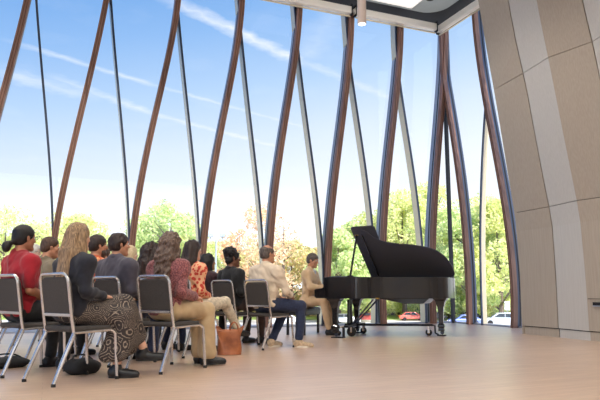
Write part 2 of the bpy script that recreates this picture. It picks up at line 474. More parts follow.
# ---------------------------------------------------------------- outside
def gz(y):  # the ground falls away from the building to the parking lot, then rises to a lawn
    return float(np.interp(y, [0, 15, 22, 85, 108, 150, 400], [-.12, -.12, -.45, -4.0, -4.3, -1.5, 1.5]))
def ground():
    ys = [-12, 5, 13, 16, 19, 22, 30, 45, 65, 85, 98, 108, 122, 150, 200, 400]; xs = np.linspace(-260, 260, 27)
    lotm = mat('asphalt_pale', (214, 210, 204), .9, rgb2=(188, 184, 178), scale=.4)
    grass = mat('lawn', (150, 170, 88), .95, rgb2=(122, 148, 66), scale=.3)
    for nm, lo, hi, mt, lab in (('paved_ground', 0, 12, lotm, 'pale paving and parking lot outside the hall'), ('lawn_bank', 11, 16, grass, 'grass bank rising behind the parking lot')):
        yy = ys[lo:hi]; v = [(x, y, gz(y)) for y in yy for x in xs]; f = []
        n = len(xs)
        for i in range(len(yy) - 1):
            for k in range(n - 1):
                if yy[i] < 13 or (yy[i] < 16): # keep clear of the building footprint
                    q = v[i * n + k]; c = Vector((q[0], q[1], 0)) - RC
                f.append((i * n + k, i * n + k + 1, (i + 1) * n + k + 1, (i + 1) * n + k))
        tag(MB().add(v, f).build(nm, mt), lab, kind='structure')
ground()

leafm = {}
def leaf_mat(name, c1, c2):
    m_ = bpy.data.materials.new(name); m_.use_nodes = True; nt = m_.node_tree; N = nt.nodes; L = nt.links
    N.remove(N['Principled BSDF']); out = N['Material Output']
    g = N.new('ShaderNodeNewGeometry'); r = N.new('ShaderNodeValToRGB')
    r.color_ramp.elements[0].color = srgb(*c1); r.color_ramp.elements[1].color = srgb(*c2)
    L.new(g.outputs['Random Per Island'], r.inputs['Fac'])
    d = N.new('ShaderNodeBsdfDiffuse'); t = N.new('ShaderNodeBsdfTranslucent'); mx = N.new('ShaderNodeMixShader'); mx.inputs[0].default_value = .45
    L.new(r.outputs['Color'], d.inputs['Color']); L.new(r.outputs['Color'], t.inputs['Color'])
    L.new(d.outputs[0], mx.inputs[1]); L.new(t.outputs[0], mx.inputs[2]); L.new(mx.outputs[0], out.inputs['Surface'])
    return m_
LY = leaf_mat('leaves_yellow_green', (206, 216, 140), (252, 250, 190))
LG = leaf_mat('leaves_green', (182, 208, 144), (246, 248, 190))
LO = leaf_mat('leaves_orange', (240, 190, 150), (252, 236, 200))
LM = leaf_mat('leaves_mixed', (206, 214, 146), (252, 224, 184))
bark = mat('bark', (110, 96, 84), .9, rgb2=(80, 70, 62), scale=6)
def tree(x, y, top, width, mt, label, seed, n=4200, leaf=.42, sparse=1.0, shape=.5, base=.22):
    """top: height of the crown top above z=0"""
    rnd = np.random.default_rng(seed); g = gz(y); Ht = top - g
    t = tag(empty('tree', (x, y, g)), label, 'tree', 'trees beyond the parking lot')
    tr = MB(); tr.tube([(0, 0, 0), (.1, 0, Ht * .3), (-.1, .1, Ht * .6), (0, 0, Ht * .88)], [Ht * .022, Ht * .017, Ht * .01, .04], 8)
    tips = []
    for k in range(14):
        a = rnd.uniform(0, 2 * PI); z0 = Ht * rnd.uniform(base, .7); L_ = width * .42 * rnd.uniform(.5, 1)
        e = Vector((math.cos(a) * L_, math.sin(a) * L_, z0 + L_ * .75)); tr.tube([(0, 0, z0), e * .5 + Vector((0, 0, z0 * .5 - .1)), e], [Ht * .008, Ht * .005, .03], 5); tips.append(e)
    tr.build('trunk', bark, t)
    # leaf clumps
    cl = []
    for k in range(46):
        a = rnd.uniform(0, 2 * PI); h = rnd.uniform(0, 1) ** .8; prof = math.sin(PI * min(1, .12 + h * .86) ** shape) if h < 1 else 0
        prof = max(.22, math.sin(PI * (.16 + .80 * h)) ** .7)
        rr = width / 2 * prof * math.sqrt(rnd.uniform(.15, .85))
        cl.append((math.cos(a) * rr, math.sin(a) * rr, Ht * (base + (1 - base) * h * .93), width * rnd.uniform(.09, .17)))
    cl = np.array(cl)
    idx = rnd.integers(0, len(cl), n)
    d = rnd.normal(size=(n, 3)); d /= np.linalg.norm(d, axis=1)[:, None]; d *= (rnd.uniform(.35, 1, n) ** .5)[:, None]
    c = cl[idx, :3] + d * cl[idx, 3][:, None] * np.array([1, 1, .8]) * sparse
    u = rnd.normal(size=(n, 3)); u /= np.linalg.norm(u, axis=1)[:, None]; w = np.cross(u, rnd.normal(size=(n, 3))); w /= np.linalg.norm(w, axis=1)[:, None]
    s_ = (leaf * rnd.uniform(.5, 1.1, n))[:, None]
    v = np.stack([c + u * s_, c + w * s_ * .6, c - u * s_, c - w * s_ * .6], 1).reshape(-1, 3)
    me = bpy.data.meshes.new('foliage'); f = np.arange(n * 4).reshape(-1, 4)
    me.from_pydata(v.tolist(), [], f.tolist()); link('foliage', me, t, mt)
def at(px, Y, z=None): return ((px - 300) / 600 * Y * 1.01, Y)
def topz(py, Y): # height seen at that row at distance Y
    r = ray(300, py); return CAMZ + r.z / r.y * Y
TR = [
 # px, Y, top row, width, leaf material, label, n, sparse
 (8, 118, 210, 15, LY, 'hazy yellow green tree behind the red shirt listener', 4200, 1),
 (48, 128, 214, 15, LY, 'hazy yellow green tree rising left of the first full timber mullion', 4200, 1),
 (84, 120, 213, 11, LY, 'yellow green tree seen above the blonde listener', 3600, 1),
 (106, 130, 234, 9, LG, 'lower green tree between the blonde listener and the man in the grey shirt', 2600, 1),
 (-40, 125, 208, 16, LY, 'yellow green tree at the edge of the view beyond the red shirt listener', 2500, 1),
 (148, 104, 212, 9, LG, 'green tree beside the mullion above the woman with long dark curls', 3600, 1),
 (172, 100, 200, 11, LG, 'tall rounded green tree above the woman with long dark curls', 5200, 1),
 (190, 112, 216, 8, LY, 'yellow green shoulder tree left of the twin head light pole', 2800, 1),
 (212, 140, 242, 12, LY, 'low yellow green tree behind the light pole', 2400, 1),
 (238, 96, 226, 8, LO, 'orange autumn tree above the curly updo listener', 2200, 1.1),
 (262, 92, 204, 9, LO, 'thin tall orange autumn tree behind the balding man', 1900, 1.35),
 (284, 104, 214, 7, LO, 'wispy orange tree right of the balding man', 700, 1.5),
 (258, 120, 244, 18, LM, 'mixed green and orange tree low behind the balding man', 3600, 1.1),
 (292, 112, 240, 12, LM, 'mixed orange and green tree between the balding man and the pianist', 4200, 1.1),
 (316, 118, 246, 9, LM, 'pale mixed tree behind the pianist', 3000, 1.1),
 (338, 94, 228, 7.5, LG, 'bright green tree between the pianist and the piano lid', 4200, 1),
 (356, 100, 218, 8, LG, 'bright green tree behind the lid prop', 4200, 1),
 (372, 116, 210, 13, LY, 'tall yellow green tree behind the raised piano lid corner', 4200, 1),
 (402, 110, 192, 13, LY, 'tall yellow green tree above the curve of the piano lid', 6400, 1),
 (432, 126, 180, 12, LY, 'tall pale tree left of the dark corner post', 4200, 1.1),
 (446, 108, 204, 9, LG, 'green tree directly behind the dark corner post', 4600, 1),
 (466, 102, 206, 11, LG, 'green tree seen through the corner bay beside the post', 5600, 1),
 (496, 98, 200, 11, LY, 'light green tree seen through the bay next to the veneer wall', 6400, 1),
 (514, 112, 196, 12, LG, 'green tree just left of the veneer wall', 5000, 1),
 (480, 130, 196, 14, LY, 'pale tree behind the corner bay', 4200, 1),
 (30, 140, 232, 20, LG, 'broad low green tree far behind the red shirt listener', 5000, 1),
 (70, 138, 236, 20, LY, 'broad low tree far behind the blonde listener', 5000, 1),
 (118, 142, 250, 20, LG, 'broad low tree far behind the man in the grey shirt', 4000, 1),
 (196, 146, 246, 22, LY, 'broad low tree far behind the dark bob listener', 4500, 1),
 (420, 130, 224, 16, LG, 'green tree low behind the tail of the piano lid', 5500, 1),
 (388, 124, 214, 14, LG, 'green tree low behind the highest part of the piano lid', 5000, 1),
 (439, 122, 256, 9, LG, 'low green tree in front of the white house', 3500, 1),
 (508, 140, 214, 16, LG, 'green tree far behind the bay beside the veneer wall', 5500, 1),
 (545, 110, 196, 14, LY, 'light tree hidden partly behind the veneer wall', 2500, 1),
]
for i, (px, Y, py, wd, mt, lab, n, sp_) in enumerate(TR):
    x, y = at(px, Y); tree(x, y, topz(py, Y), wd * (1.05 if mt in (LO, LM) else 1.4), mt, lab, 30 + i, n=int(n * (2.4 if mt is not LO else 1.5)), sparse=sp_, leaf=.27 if mt is LO else .33, base=.08)

# hedge under the trees
def hedge(px0, px1, Y, h, lab, seed, mt=LY):
    rnd = np.random.default_rng(seed); x0, x1 = at(px0, Y)[0], at(px1, Y)[0]; g = gz(Y); n = int((x1 - x0) * 60)
    t = tag(empty('hedge', ((x0 + x1) / 2, Y, g)), lab, 'hedge', 'hedges behind the cars')
    c = np.stack([rnd.uniform(-(x1 - x0) / 2, (x1 - x0) / 2, n), rnd.uniform(-.8, .8, n), rnd.uniform(0, h, n)], 1)
    c[:, 2] *= (.8 + .2 * np.sin(c[:, 0] * 1.3))
    u = rnd.normal(size=(n, 3)); u /= np.linalg.norm(u, axis=1)[:, None]; w = np.cross(u, rnd.normal(size=(n, 3))); w /= np.linalg.norm(w, axis=1)[:, None]
    v = np.stack([c + u * .3, c + w * .2, c - u * .3, c - w * .2], 1).reshape(-1, 3)
    me = bpy.data.meshes.new('foliage'); me.from_pydata(v.tolist(), [], np.arange(n * 4).reshape(-1, 4).tolist()); link('foliage', me, t, mt)
    MB().box(-(x1 - x0) / 2, (x1 - x0) / 2, -.15, .15, 0, h * .2).build('stems', bark, t)
hedge(-20, 200, 112, 3.0, 'long clipped hedge behind the audience', 5)
hedge(205, 330, 114, 3.0, 'clipped hedge behind the light pole and the pianist', 6, LM)
hedge(335, 448, 116, 2.6, 'clipped hedge seen beneath the piano', 7)
hedge(456, 530, 112, 2.4, 'clipped hedge behind the parked cars in the corner bay', 8)

# cars
def make_car(name_mat, label, x, y, rz, s=1.0):
    body = mat('car_paint_' + name_mat[0], name_mat[1], .25, .1, coat=.6)
    t = tag(empty('car', (x, y, gz(y)), rz), label, 'car', 'cars in the parking lot')
    prof = [(-2.2, .35), (-2.25, .75), (-2.1, .95), (-1.45, 1.02), (-1.0, 1.42), (.45, 1.46), (1.15, 1.0), (2.0, .86), (2.25, .62), (2.22, .35)]
    lower = [(-2.2, .3), (-2.25, .75), (-2.1, .93), (1.2, .93), (2.0, .84), (2.25, .6), (2.22, .3)]
    upper = [(-1.9, .93), (-1.25, 1.4), (-.9, 1.47), (.3, 1.47), (.6, 1.40), (1.3, .93)]
    Mx = Matrix(((1, 0, 0, 0), (0, 0, 1, 0), (0, 1, 0, 0), (0, 0, 0, 1)))
    MB().prism(lower, -.88, .88, Mx).build('body', body, t, .08)
    cab_ = MB().prism(upper, -.74, .74, Mx).build('cabin', body, t, .06)
    gm = mat('car_glass', (40, 52, 60), .1, .0, coat=.5)
    for s_ in (-1, 1):
        y0 = s_ * .745
        MB().prism([(-1.55, 1.0), (-1.12, 1.38), (-.35, 1.40), (-.35, 1.0)], y0 - .01, y0 + .01, Mx).build('side_window', gm, t)
        MB().prism([(-.27, 1.0), (-.27, 1.40), (.32, 1.39), (.95, 1.0)], y0 - .01, y0 + .01, Mx).build('side_window', gm, t)
        for wx in (-1.4, 1.4):
            wh = MB(); wh.lathe([(.0, -.1), (.2, -.1), (.31, -.09), (.33, 0), (.31, .09), (.2, .1), (0, .1)], (wx, s_ * .82, .33), 20, 'y'); wh.build('wheel', rubber, t)
    MB().prism([(1.28, .97), (.64, 1.37), (.67, 1.41), (1.34, .99)], -.66, .66, Mx).build('windscreen', gm, t)
    MB().prism([(-1.86, .97), (-1.3, 1.38), (-1.34, 1.40), (-1.92, .99)], -.64, .64, Mx).build('rear_window', gm, t)
    for s_ in (-1, 1):
        MB().box(-2.27, -2.2, s_ * .62 - .16, s_ * .62 + .16, .68, .82).build('tail_light', mat('tail_red', (200, 30, 24), .3), t)
        MB().box(2.16, 2.26, s_ * .62 - .16, s_ * .62 + .16, .6, .72).build('headlight', ivory, t)
    return t
CARS = [
 (('blue', (120, 140, 215)), 'light blue car behind the dark corner post', 460, 84, 180),
 (('red', (222, 104, 92)), 'red car parked in view beneath the piano', 409, 104, 0),
 (('silver', (198, 206, 214)), 'silver car in the bay beside the veneer wall', 496, 72, 170),
 (('grey', (150, 156, 162)), 'grey car beneath the hedge behind the veneer side bay', 497, 104, 175),
 (('dark', (70, 76, 92)), 'dark car far behind the light blue car', 466, 106, 10),
 (('white', (232, 232, 232)), 'white car visible between the front legs of the piano', 344, 92, 5),
 (('charcoal', (84, 88, 96)), 'charcoal car behind the red car', 430, 107, 0),
 (('maroon', (180, 70, 64)), 'maroon car seen between the piano far leg and the window mullion', 366, 100, 180),
 (('pearl', (220, 222, 226)), 'pearl white car seen under the chair of the balding man', 288, 88, 0),
 (('slate', (110, 120, 132)), 'slate car seen beneath the seats of the front row', 184, 92, 0),
 (('cream', (226, 220, 204)), 'cream car seen behind the chair of the patterned skirt', 150, 86, 0),
]
for p_, lab, px, Y, rz in CARS:
    x, y = at(px, Y); make_car(p_, lab, x, y, math.radians(rz))

# twin head light pole, white house, sign
x, y = at(217, 84); g = gz(84)
t = tag(empty('light_pole', (x, y, g)), 'grey light pole with two square heads on a cross arm', 'street light')
gm_ = mat('pole_grey', (150, 160, 165), .5)
Ht = topz(240, 84) - g
MB().tube([(0, 0, 0), (0, 0, Ht)], .13, 10).build('pole', gm_, t)
MB().box(-.88, .88, -.06, .06, Ht - .12, Ht).build('cross_arm', gm_, t)
for s_ in (-1, 1):
    hd = MB().box(s_ * .84 - .36, s_ * .84 + .36, -.3, .3, Ht + .4, Ht + .92).build('lamp_head', gm_, t, .05)
    MB().tube([(s_ * .84, 0, Ht), (s_ * .84, 0, Ht + .45)], .07, 8).build('bracket', gm_, hd)
x, y = at(439, 136)
t = tag(empty('house', (x, y, gz(136))), 'white gabled house showing through the trees beyond the piano tail', 'house')
hm = mat('house_white', (232, 236, 238), .7); rf = mat('house_roof', (168, 182, 196), .7)
z1 = topz(247, 136) - gz(136)
Mx = Matrix(((1, 0, 0, 0), (0, 0, 1, 0), (0, 1, 0, 0), (0, 0, 0, 1)))
MB().box(-1.9, 1.9, -2, 2, 0, z1).build('wall', hm, t)
for s_ in (-1.0, 1.0):
    MB().prism([(s_ - 1.0, z1), (s_, z1 + 1.2), (s_ + 1.0, z1)], -2.1, 2.1, Mx).build('roof', rf, t)
    MB().box(s_ - .28, s_ + .28, -2.03, -1.98, z1 - 1.0, z1 - .4).build('window', mat('house_window', (96, 120, 120), .3), t)
x, y = at(502, 96)
t = tag(empty('road_sign', (x, y, gz(96))), 'pale rectangular sign on a post near the grass bank', 'sign')
MB().tube([(0, 0, 0), (0, 0, 2.2)], .06, 8).build('post', gm_, t)
MB().box(-.42, .42, -.04, .04, 1.9, 3.3).build('board', hm, t, .03)
# a bare sapling frame like the bicycle racks under the piano
# ---------------------------------------------------------------- world
def world():
    w = bpy.data.worlds.new('sky'); bpy.context.scene.world = w; w.use_nodes = True
    nt = w.node_tree; N = nt.nodes; L = nt.links; bg = N['Background']
    tc = N.new('ShaderNodeTexCoord'); sx = N.new('ShaderNodeSeparateXYZ'); L.new(tc.outputs['Generated'], sx.inputs[0])
    def math_(op, a, b=None, c=None, clamp=False):
        n = N.new('ShaderNodeMath'); n.operation = op; n.use_clamp = clamp
        for i, q in enumerate((a, b, c)):
            if q is None: continue
            if isinstance(q, (int, float)): n.inputs[i].default_value = q
            else: L.new(q, n.inputs[i])
        return n.outputs[0]
    X, Y, Zz = sx.outputs
    # elevation shifted by azimuth: deeper blue away from the sun
    el = math_('ADD', Zz, math_('MULTIPLY', X, -.16))
    ramp = N.new('ShaderNodeValToRGB'); cr = ramp.color_ramp
    stops = [(0, (246, 249, 253)), (.17, (238, 245, 253)), (.26, (214, 229, 248)), (.34, (180, 209, 243)), (.43, (142, 184, 235)), (.53, (104, 158, 222)), (.66, (66, 118, 200)), (1, (36, 84, 160))]
    cr.elements.remove(cr.elements[1])
    for i, (p, c) in enumerate(stops):
        e = cr.elements[0] if i == 0 else cr.elements.new(p)
        e.position = p; e.color = srgb(*c)
    L.new(el, ramp.inputs[0])
    zc = math_('MAXIMUM', Zz, .02); U = math_('DIVIDE', X, zc); V = math_('DIVIDE', Y, zc)
    cv = N.new('ShaderNodeCombineXYZ'); L.new(U, cv.inputs[0]); L.new(V, cv.inputs[1])
    nz = N.new('ShaderNodeTexNoise'); nz.inputs['Scale'].default_value = 3.2; nz.inputs['Detail'].default_value = 8; L.new(cv.outputs[0], nz.inputs['Vector'])
    nw = N.new('ShaderNodeTexNoise'); nw.inputs['Scale'].default_value = 14; nw.inputs['Detail'].default_value = 6; L.new(cv.outputs[0], nw.inputs['Vector'])
    def uv(px, py): r = ray(px, py); return (r.x / r.z, r.y / r.z)
    total = None
    for (p, q, wd, amp) in (((175, 2), (300, 62), .055, .62), ((300, 60), (392, 99), .045, .28), ((22, 45), (150, 84), .035, .4), ((150, 84), (300, 126), .03, .28), ((60, 79), (150, 113), .06, .4), ((150, 113), (275, 146), .05, .32), ((10, 75), (90, 96), .12, .32), ((340, 10), (300, 60), .09, .16)):
        a, b = uv(*p), uv(*q); dx, dy = b[0] - a[0], b[1] - a[1]; l = math.hypot(dx, dy); dx /= l; dy /= l
        d = math_('ADD', math_('MULTIPLY', U, -dy), math_('MULTIPLY_ADD', V, dx, a[0] * dy - a[1] * dx))
        d = math_('ADD', d, math_('MULTIPLY_ADD', nw.outputs[0], wd * 1.6, -wd * .8))
        k = math_('SUBTRACT', 1, math_('DIVIDE', math_('ABSOLUTE', d), wd), clamp=True)
        s_ = math_('MULTIPLY_ADD', U, dx, math_('MULTIPLY_ADD', V, dy, -(a[0] * dx + a[1] * dy)))
        e1 = math_('MULTIPLY_ADD', s_, 6, .6, clamp=True); e2 = math_('MULTIPLY_ADD', math_('SUBTRACT', l, s_), 6, .6, clamp=True)
        k = math_('MULTIPLY', math_('MULTIPLY', k, e1), math_('MULTIPLY', e2, amp))
        k = math_('MULTIPLY', k, math_('MULTIPLY_ADD', nz.outputs[0], 1.6, .1))
        total = k if total is None else math_('MAXIMUM', total, k)
    haze = math_("MULTIPLY", math_("SUBTRACT", nz.outputs[0], .55, clamp=True), .35)
    total = math_('ADD', total, haze, clamp=True)
    mx = N.new('ShaderNodeMix'); mx.data_type = 'RGBA'; L.new(total, mx.inputs[0]); L.new(ramp.outputs[0], mx.inputs[6]); mx.inputs[7].default_value = (1.0, 1.0, 1.0, 1)
    L.new(mx.outputs[2], bg.inputs['Color'])
    # brighter bright haze low over the horizon, and the wide glow around the sun behind the hall
    low = math_('MULTIPLY_ADD', Zz, -6.0, 1.05, clamp=True)
    glow = math_('POWER', math_('MULTIPLY_ADD', X, .42, math_('MULTIPLY_ADD', Y, -.60, math_('MULTIPLY', Zz, .66)), clamp=True), 1.5)
    st = math_('ADD', math_('MULTIPLY_ADD', low, .55, 1.17), math_('MULTIPLY', glow, 1.8)); L.new(st, bg.inputs['Strength'])
world()
def lamp(kind, name, loc, energy, color=(1, 1, 1), target=None, **k):
    l = bpy.data.lights.new(name, kind); l.energy = energy; l.color = color
    for a, b in k.items(): setattr(l, a, b)
    o = bpy.data.objects.new(name, l); COL.objects.link(o); o.location = loc
    if target is not None: o.rotation_euler = (Vector(target) - Vector(loc)).to_track_quat('-Z', 'Y').to_euler()
    return o
DOWN = [(a, m_, e) for a, e in ((-4.5, 850), (-8.0, 1100), (-11.5, 1350)) for m_ in (3.5, 7.5, 11.5, 15.0)]
lamp('SUN', 'sun', (16, -26, 30), 9.0, (1, .95, .86), target=(0, 0, 0), angle=.01)
# downlights in short cylinders under the ceiling over the seats and behind the photographer
lensm = emit('downlight_lens', (255, 244, 226), 3.0)
first = None
cyl = MATS['pendant_metal']
for (a, m_, e) in DOWN:
    if first is None:
        first = o = empty('downlight', R(a, m_, 6.9), label='short metal cylinder downlight under the ceiling over the seats', cat='ceiling light', group='cylinder downlights over the seats')
        MB().lathe([(.085, 0), (.09, .004), (.09, .5), (0, .5)], n=24).build('cylinder', cyl, o, smooth=True)
        MB().lathe([(0, .03), (.07, .03), (.07, .036), (0, .036)], n=20).build('lens', lensm, o)
    else:
        o = copy_tree(first); o.location = R(a, m_, 6.9)
    lamp('SPOT', 'downlight_source', R(a, m_, 6.91), e, (1, .92, .80), target=R(a, m_, 0), spot_size=math.radians(128), spot_blend=.5, shadow_soft_size=.07)

cam = bpy.data.cameras.new('camera'); co = bpy.data.objects.new('camera', cam); COL.objects.link(co)
co.location = (0, 0, CAMZ); co.rotation_euler = (PI / 2 + PITCH, 0, 0)
cam.sensor_width = 36; cam.lens = 36; cam.clip_end = 2000
sc = bpy.context.scene; sc.camera = co
sc.view_settings.view_transform = 'Standard'; sc.view_settings.look = 'None'; sc.view_settings.exposure = 0.0; sc.view_settings.gamma = 1; sc.view_settings.use_curve_mapping = False
# ---------------------------------------------------------------- piano
PR = math.radians(-21)
PAX = Vector((math.cos(PR), math.sin(PR), 0)); PLT = Vector((-math.sin(PR), math.cos(PR), 0)); PO = Vector((.272, 9.813, 0))
def PW(x, y, z=0): return PO + PAX * x + PLT * y + Vector((0, 0, z))
XZ = Matrix(((1, 0, 0, 0), (0, 0, 1, 0), (0, 1, 0, 0), (0, 0, 0, 1)))      # prism drawn in x,z and extruded along y
near = [(.58, 0), (.70, .015), (.79, .10), (.87, .25), (1.0, .37), (1.2, .44), (1.44, .49), (1.64, .56), (1.80, .66), (1.92, .84), (1.99, 1.06), (2.02, 1.28), (2.02, 1.42), (1.97, 1.49)]
near_s = [(p.x, p.y) for p in smooth_path([(a, b, 0) for a, b in near], 4)]
def lerp_out(poly, k):
    """inset copy of a closed outline by distance k"""
    n = len(poly); out = []
    for i in range(n):
        a, b, c = Vector(poly[i - 1]), Vector(poly[i]), Vector(poly[(i + 1) % n])
        d1 = (b - a).normalized(); d2 = (c - b).normalized(); nn = Vector((-(d1 + d2).y, (d1 + d2).x))
        nn = nn.normalized() if nn.length > 1e-6 else Vector((-d1.y, d1.x))
        out.append(tuple(b + nn * k))
    return out
piano = tag(empty('grand_piano', PO, PR), 'black grand piano with its lid propped open, standing on a wheeled dolly', 'piano')
outline = [(.14, 0)] + near_s + [(.14, 1.5)]
inner = lerp_out(outline, .045)
n = len(outline)
mb = MB(); v = [(x, y, z) for z, pl in ((.62, outline), (.962, outline), (.962, inner), (.70, inner)) for x, y in pl]; f = []
for r_ in range(3):
    for i in range(n): f.append((r_ * n + i, r_ * n + (i + 1) % n, (r_ + 1) * n + (i + 1) % n, (r_ + 1) * n + i))
for i in range(n): f.append((3 * n + i, 3 * n + (i + 1) % n, (i + 1) % n, i))
mb.add(v, f).build('rim', lacquer, piano, .006)
MB().prism(inner, .70, .72).build('soundboard', mat('spruce', (196, 150, 92), .5), piano)
MB().prism(lerp_out(outline, .10), .86, .875).build('iron_plate', brass, piano)
und = [(.62, .15), (1.0, .52), (1.5, .66), (1.7, .85), (1.78, 1.3), (.62, 1.4)]
MB().prism([(.80, .625), (.95, .60), (1.28, .535), (1.60, .535), (1.70, .625)], .62, 1.35, XZ).build('underframe', lacquer, piano, .01)
MB().box(-.03, .6, .015, 1.485, .625, .705).build('keybed', lacquer, piano, .008)
for y0 in (0, 1.43):
    MB().prism([(-.04, .64), (-.045, .755), (-.02, .775), (.085, .785), (.105, .80), (.115, .955), (.125, .962), (.2, .962), (.2, .64)], y0, y0 + .07, XZ).build('cheek', lacquer, piano, .006)
MB().box(-.03, .0, .07, 1.43, .705, .745).build('key_slip', lacquer, piano, .004)
kb = MB()
for i in range(52): kb.box(.0, .145, .085 + i * .0256, .085 + i * .0256 + .0245, .715, .748)
kb.build('white_keys', ivory, piano)
kb = MB()
for i in range(51):
    if i % 7 in (0, 1, 3, 4, 5): kb.box(.055, .145, .085 + (i + 1) * .0256 - .006, .085 + (i + 1) * .0256 + .006, .748, .76)
kb.build('black_keys', lacquer, piano)
MB().box(.15, .175, .07, 1.43, .745, .95).build('fallboard', lacquer, piano, .005)
MB().box(.19, .56, .05, 1.45, .955, .975).build('music_shelf', lacquer_lid, piano, .004)
def leg_mesh(x, y):
    prof = [(.625, .115), (.60, .11), (.575, .082), (.52, .068), (.47, .05), (.40, .043), (.2, .038), (.185, .055), (.15, .058), (.13, .045), (.10, .05), (.075, .05)]
    v = []; f = []
    for z, h in prof:
        v += [(x - h, y - h, z), (x + h, y - h, z), (x + h, y + h, z), (x - h, y + h, z)]
    for i in range(len(prof) - 1):
        for q in range(4): f.append((i * 4 + q, i * 4 + (q + 1) % 4, i * 4 + 4 + (q + 1) % 4, i * 4 + 4 + q))
    f += [(0, 1, 2, 3), tuple((len(prof) - 1) * 4 + q for q in (3, 2, 1, 0))]
    return MB().add(v, f)
LEGS = [(.27, .13), (.28, 1.37), (1.80, 1.16)]
for x, y in LEGS:
    lg = leg_mesh(x, y).build('leg', lacquer, piano, .006)
    c = MB(); c.lathe([(0, -.012), (.03, -.012), (.034, 0), (.03, .012), (0, .012)], (x + .01, y, .056), 16, 'y'); c.tube([(x, y, .06), (x, y, .09)], .012)
    c.build('caster', lacquer_lid, lg)
ly = MB()
for s_ in (-1, 1): ly.tube([(.33, .75 + s_ * .06, .60), (.33, .75 + s_ * .075, .4), (.33, .75 + s_ * .09, .2)], [.028, .024, .03], 10)
ly.box(.28, .40, .60, .90, .13, .20)
lyre = ly.build('lyre', lacquer, piano, .004)
for s_ in (-1, 1): MB().tube([(.39, .75 + s_ * .10, .17), (.78, .75 + s_ * .16, .60)], .014, 8).build('brace_rod', lacquer_lid, lyre)
for s_ in (-1, 0, 1): MB().box(.17, .30, .75 + s_ * .07 - .013, .75 + s_ * .07 + .013, .125, .14).build('pedal', brass, lyre, .003)
AL = math.radians(30)
HZ = .972
def lidp(x, w, t=0): return Vector((x, 1.5 - w * math.cos(AL) - t * math.sin(AL), HZ + w * math.sin(AL) - t * -math.cos(AL)))
lo = [(.53, 0), (.53, 1.46), (.56, 1.515), (.62, 1.52)] + [(x, 1.51 - y) for x, y in near_s if x > .68] + [(1.9, 0)]
v = [lidp(x, w, 0) for x, w in lo] + [lidp(x, w, .02) for x, w in lo]; n = len(lo)
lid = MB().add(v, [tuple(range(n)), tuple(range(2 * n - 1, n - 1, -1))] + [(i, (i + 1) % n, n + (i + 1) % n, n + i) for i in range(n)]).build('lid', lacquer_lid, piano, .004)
fo = [(.525, .02), (.525, 1.5), (.56, 1.54), (.9, 1.555), (.935, 1.52), (.935, .02)]
v = [lidp(x, w, .024) for x, w in fo] + [lidp(x, w, .044) for x, w in fo]; n = len(fo)
MB().add(v, [tuple(range(n)), tuple(range(2 * n - 1, n - 1, -1))] + [(i, (i + 1) % n, n + (i + 1) % n, n + i) for i in range(n)]).build('folded_front_lid', lacquer_lid, lid, .004)
MB().tube([(.55, .04, .955), lidp(.59, 1.36, -.004)], .018, 8).build('lid_prop', lacquer, piano)
MB().box(.51, .60, .02, .06, .955, .985).build('prop_socket', lacquer, piano, .004)
MB().box(.56, .62, -.0, .04, 0, .012, Matrix.Translation(lidp(.0, 1.38, -.014))).build('prop_cup', brass, lid)
MB().tube([lidp(.68, 1.38, -.008), lidp(.68, .1, -.008)], .012, 6).build('lid_batten', lacquer, lid)
MB().box(.90, .96, .27, .31, .612, .63).build('catch', brass, piano)

dolly = tag(empty('piano_dolly', PW(.42, .75), PR), 'black steel dolly with three casters under the grand piano', 'dolly')
dk = mat('dolly_steel', (34, 33, 36), .45, .6)
dx = lambda x: x - .42
dy = lambda y: y - .75
MB().box(-.035, .035, dy(.2), dy(1.3), .155, .19).build('cross_bar', dk, dolly, .004)
MB().tube([(0, 0, .175), (dx(1.66), dy(1.12), .175)], .018, 8).build('long_bar', dk, dolly)
MB().tube([(dx(1.66), dy(1.12), .175), (dx(1.695), dy(1.13), .165), (dx(1.70), dy(1.13), .045), (dx(1.75), dy(1.15), .018)], .014, 8).build('tail_hook', dk, dolly)
for x, y in LEGS[:2]:
    MB().box(min(dx(x) - .06, 0), .0, dy(y) - .06, dy(y) + .06, .0, .018).build('leg_cup', dk, dolly, .003)
    MB().box(-.03, .0, dy(y) - .03, dy(y) + .03, .01, .17).build('upright', dk, dolly, .003)
MB().box(dx(1.80) - .07, dx(1.80) + .07, dy(1.16) - .06, dy(1.16) + .06, .0, .018).build('leg_cup', dk, dolly, .003)
for k_, (x, y) in enumerate([(.44, .46), (.44, 1.22), (1.60, 1.09)]):
    cx, cy = dx(x), dy(y)
    r_ = .08 if k_ == 0 else .055
    w = MB().lathe([(0, -.02), (r_ * .6, -.02), (r_ * .93, -.018), (r_, -.008), (r_, .008), (r_ * .93, .018), (r_ * .6, .02), (0, .02)], (cx, cy, r_), 20, 'y').build('caster', rubber, dolly, smooth=True)
    fk = MB(); [fk.box(cx - .018, cx + .018, cy + s_ * .028 - .003, cy + s_ * .028 + .003, r_ - .01, .155) for s_ in (-1, 1)]; fk.build('fork', chrome, w)
    MB().lathe([(0, -.024), (.018, -.024), (.018, .024), (0, .024)], (cx, cy, r_), 12, 'y').build('hub', brass, w)

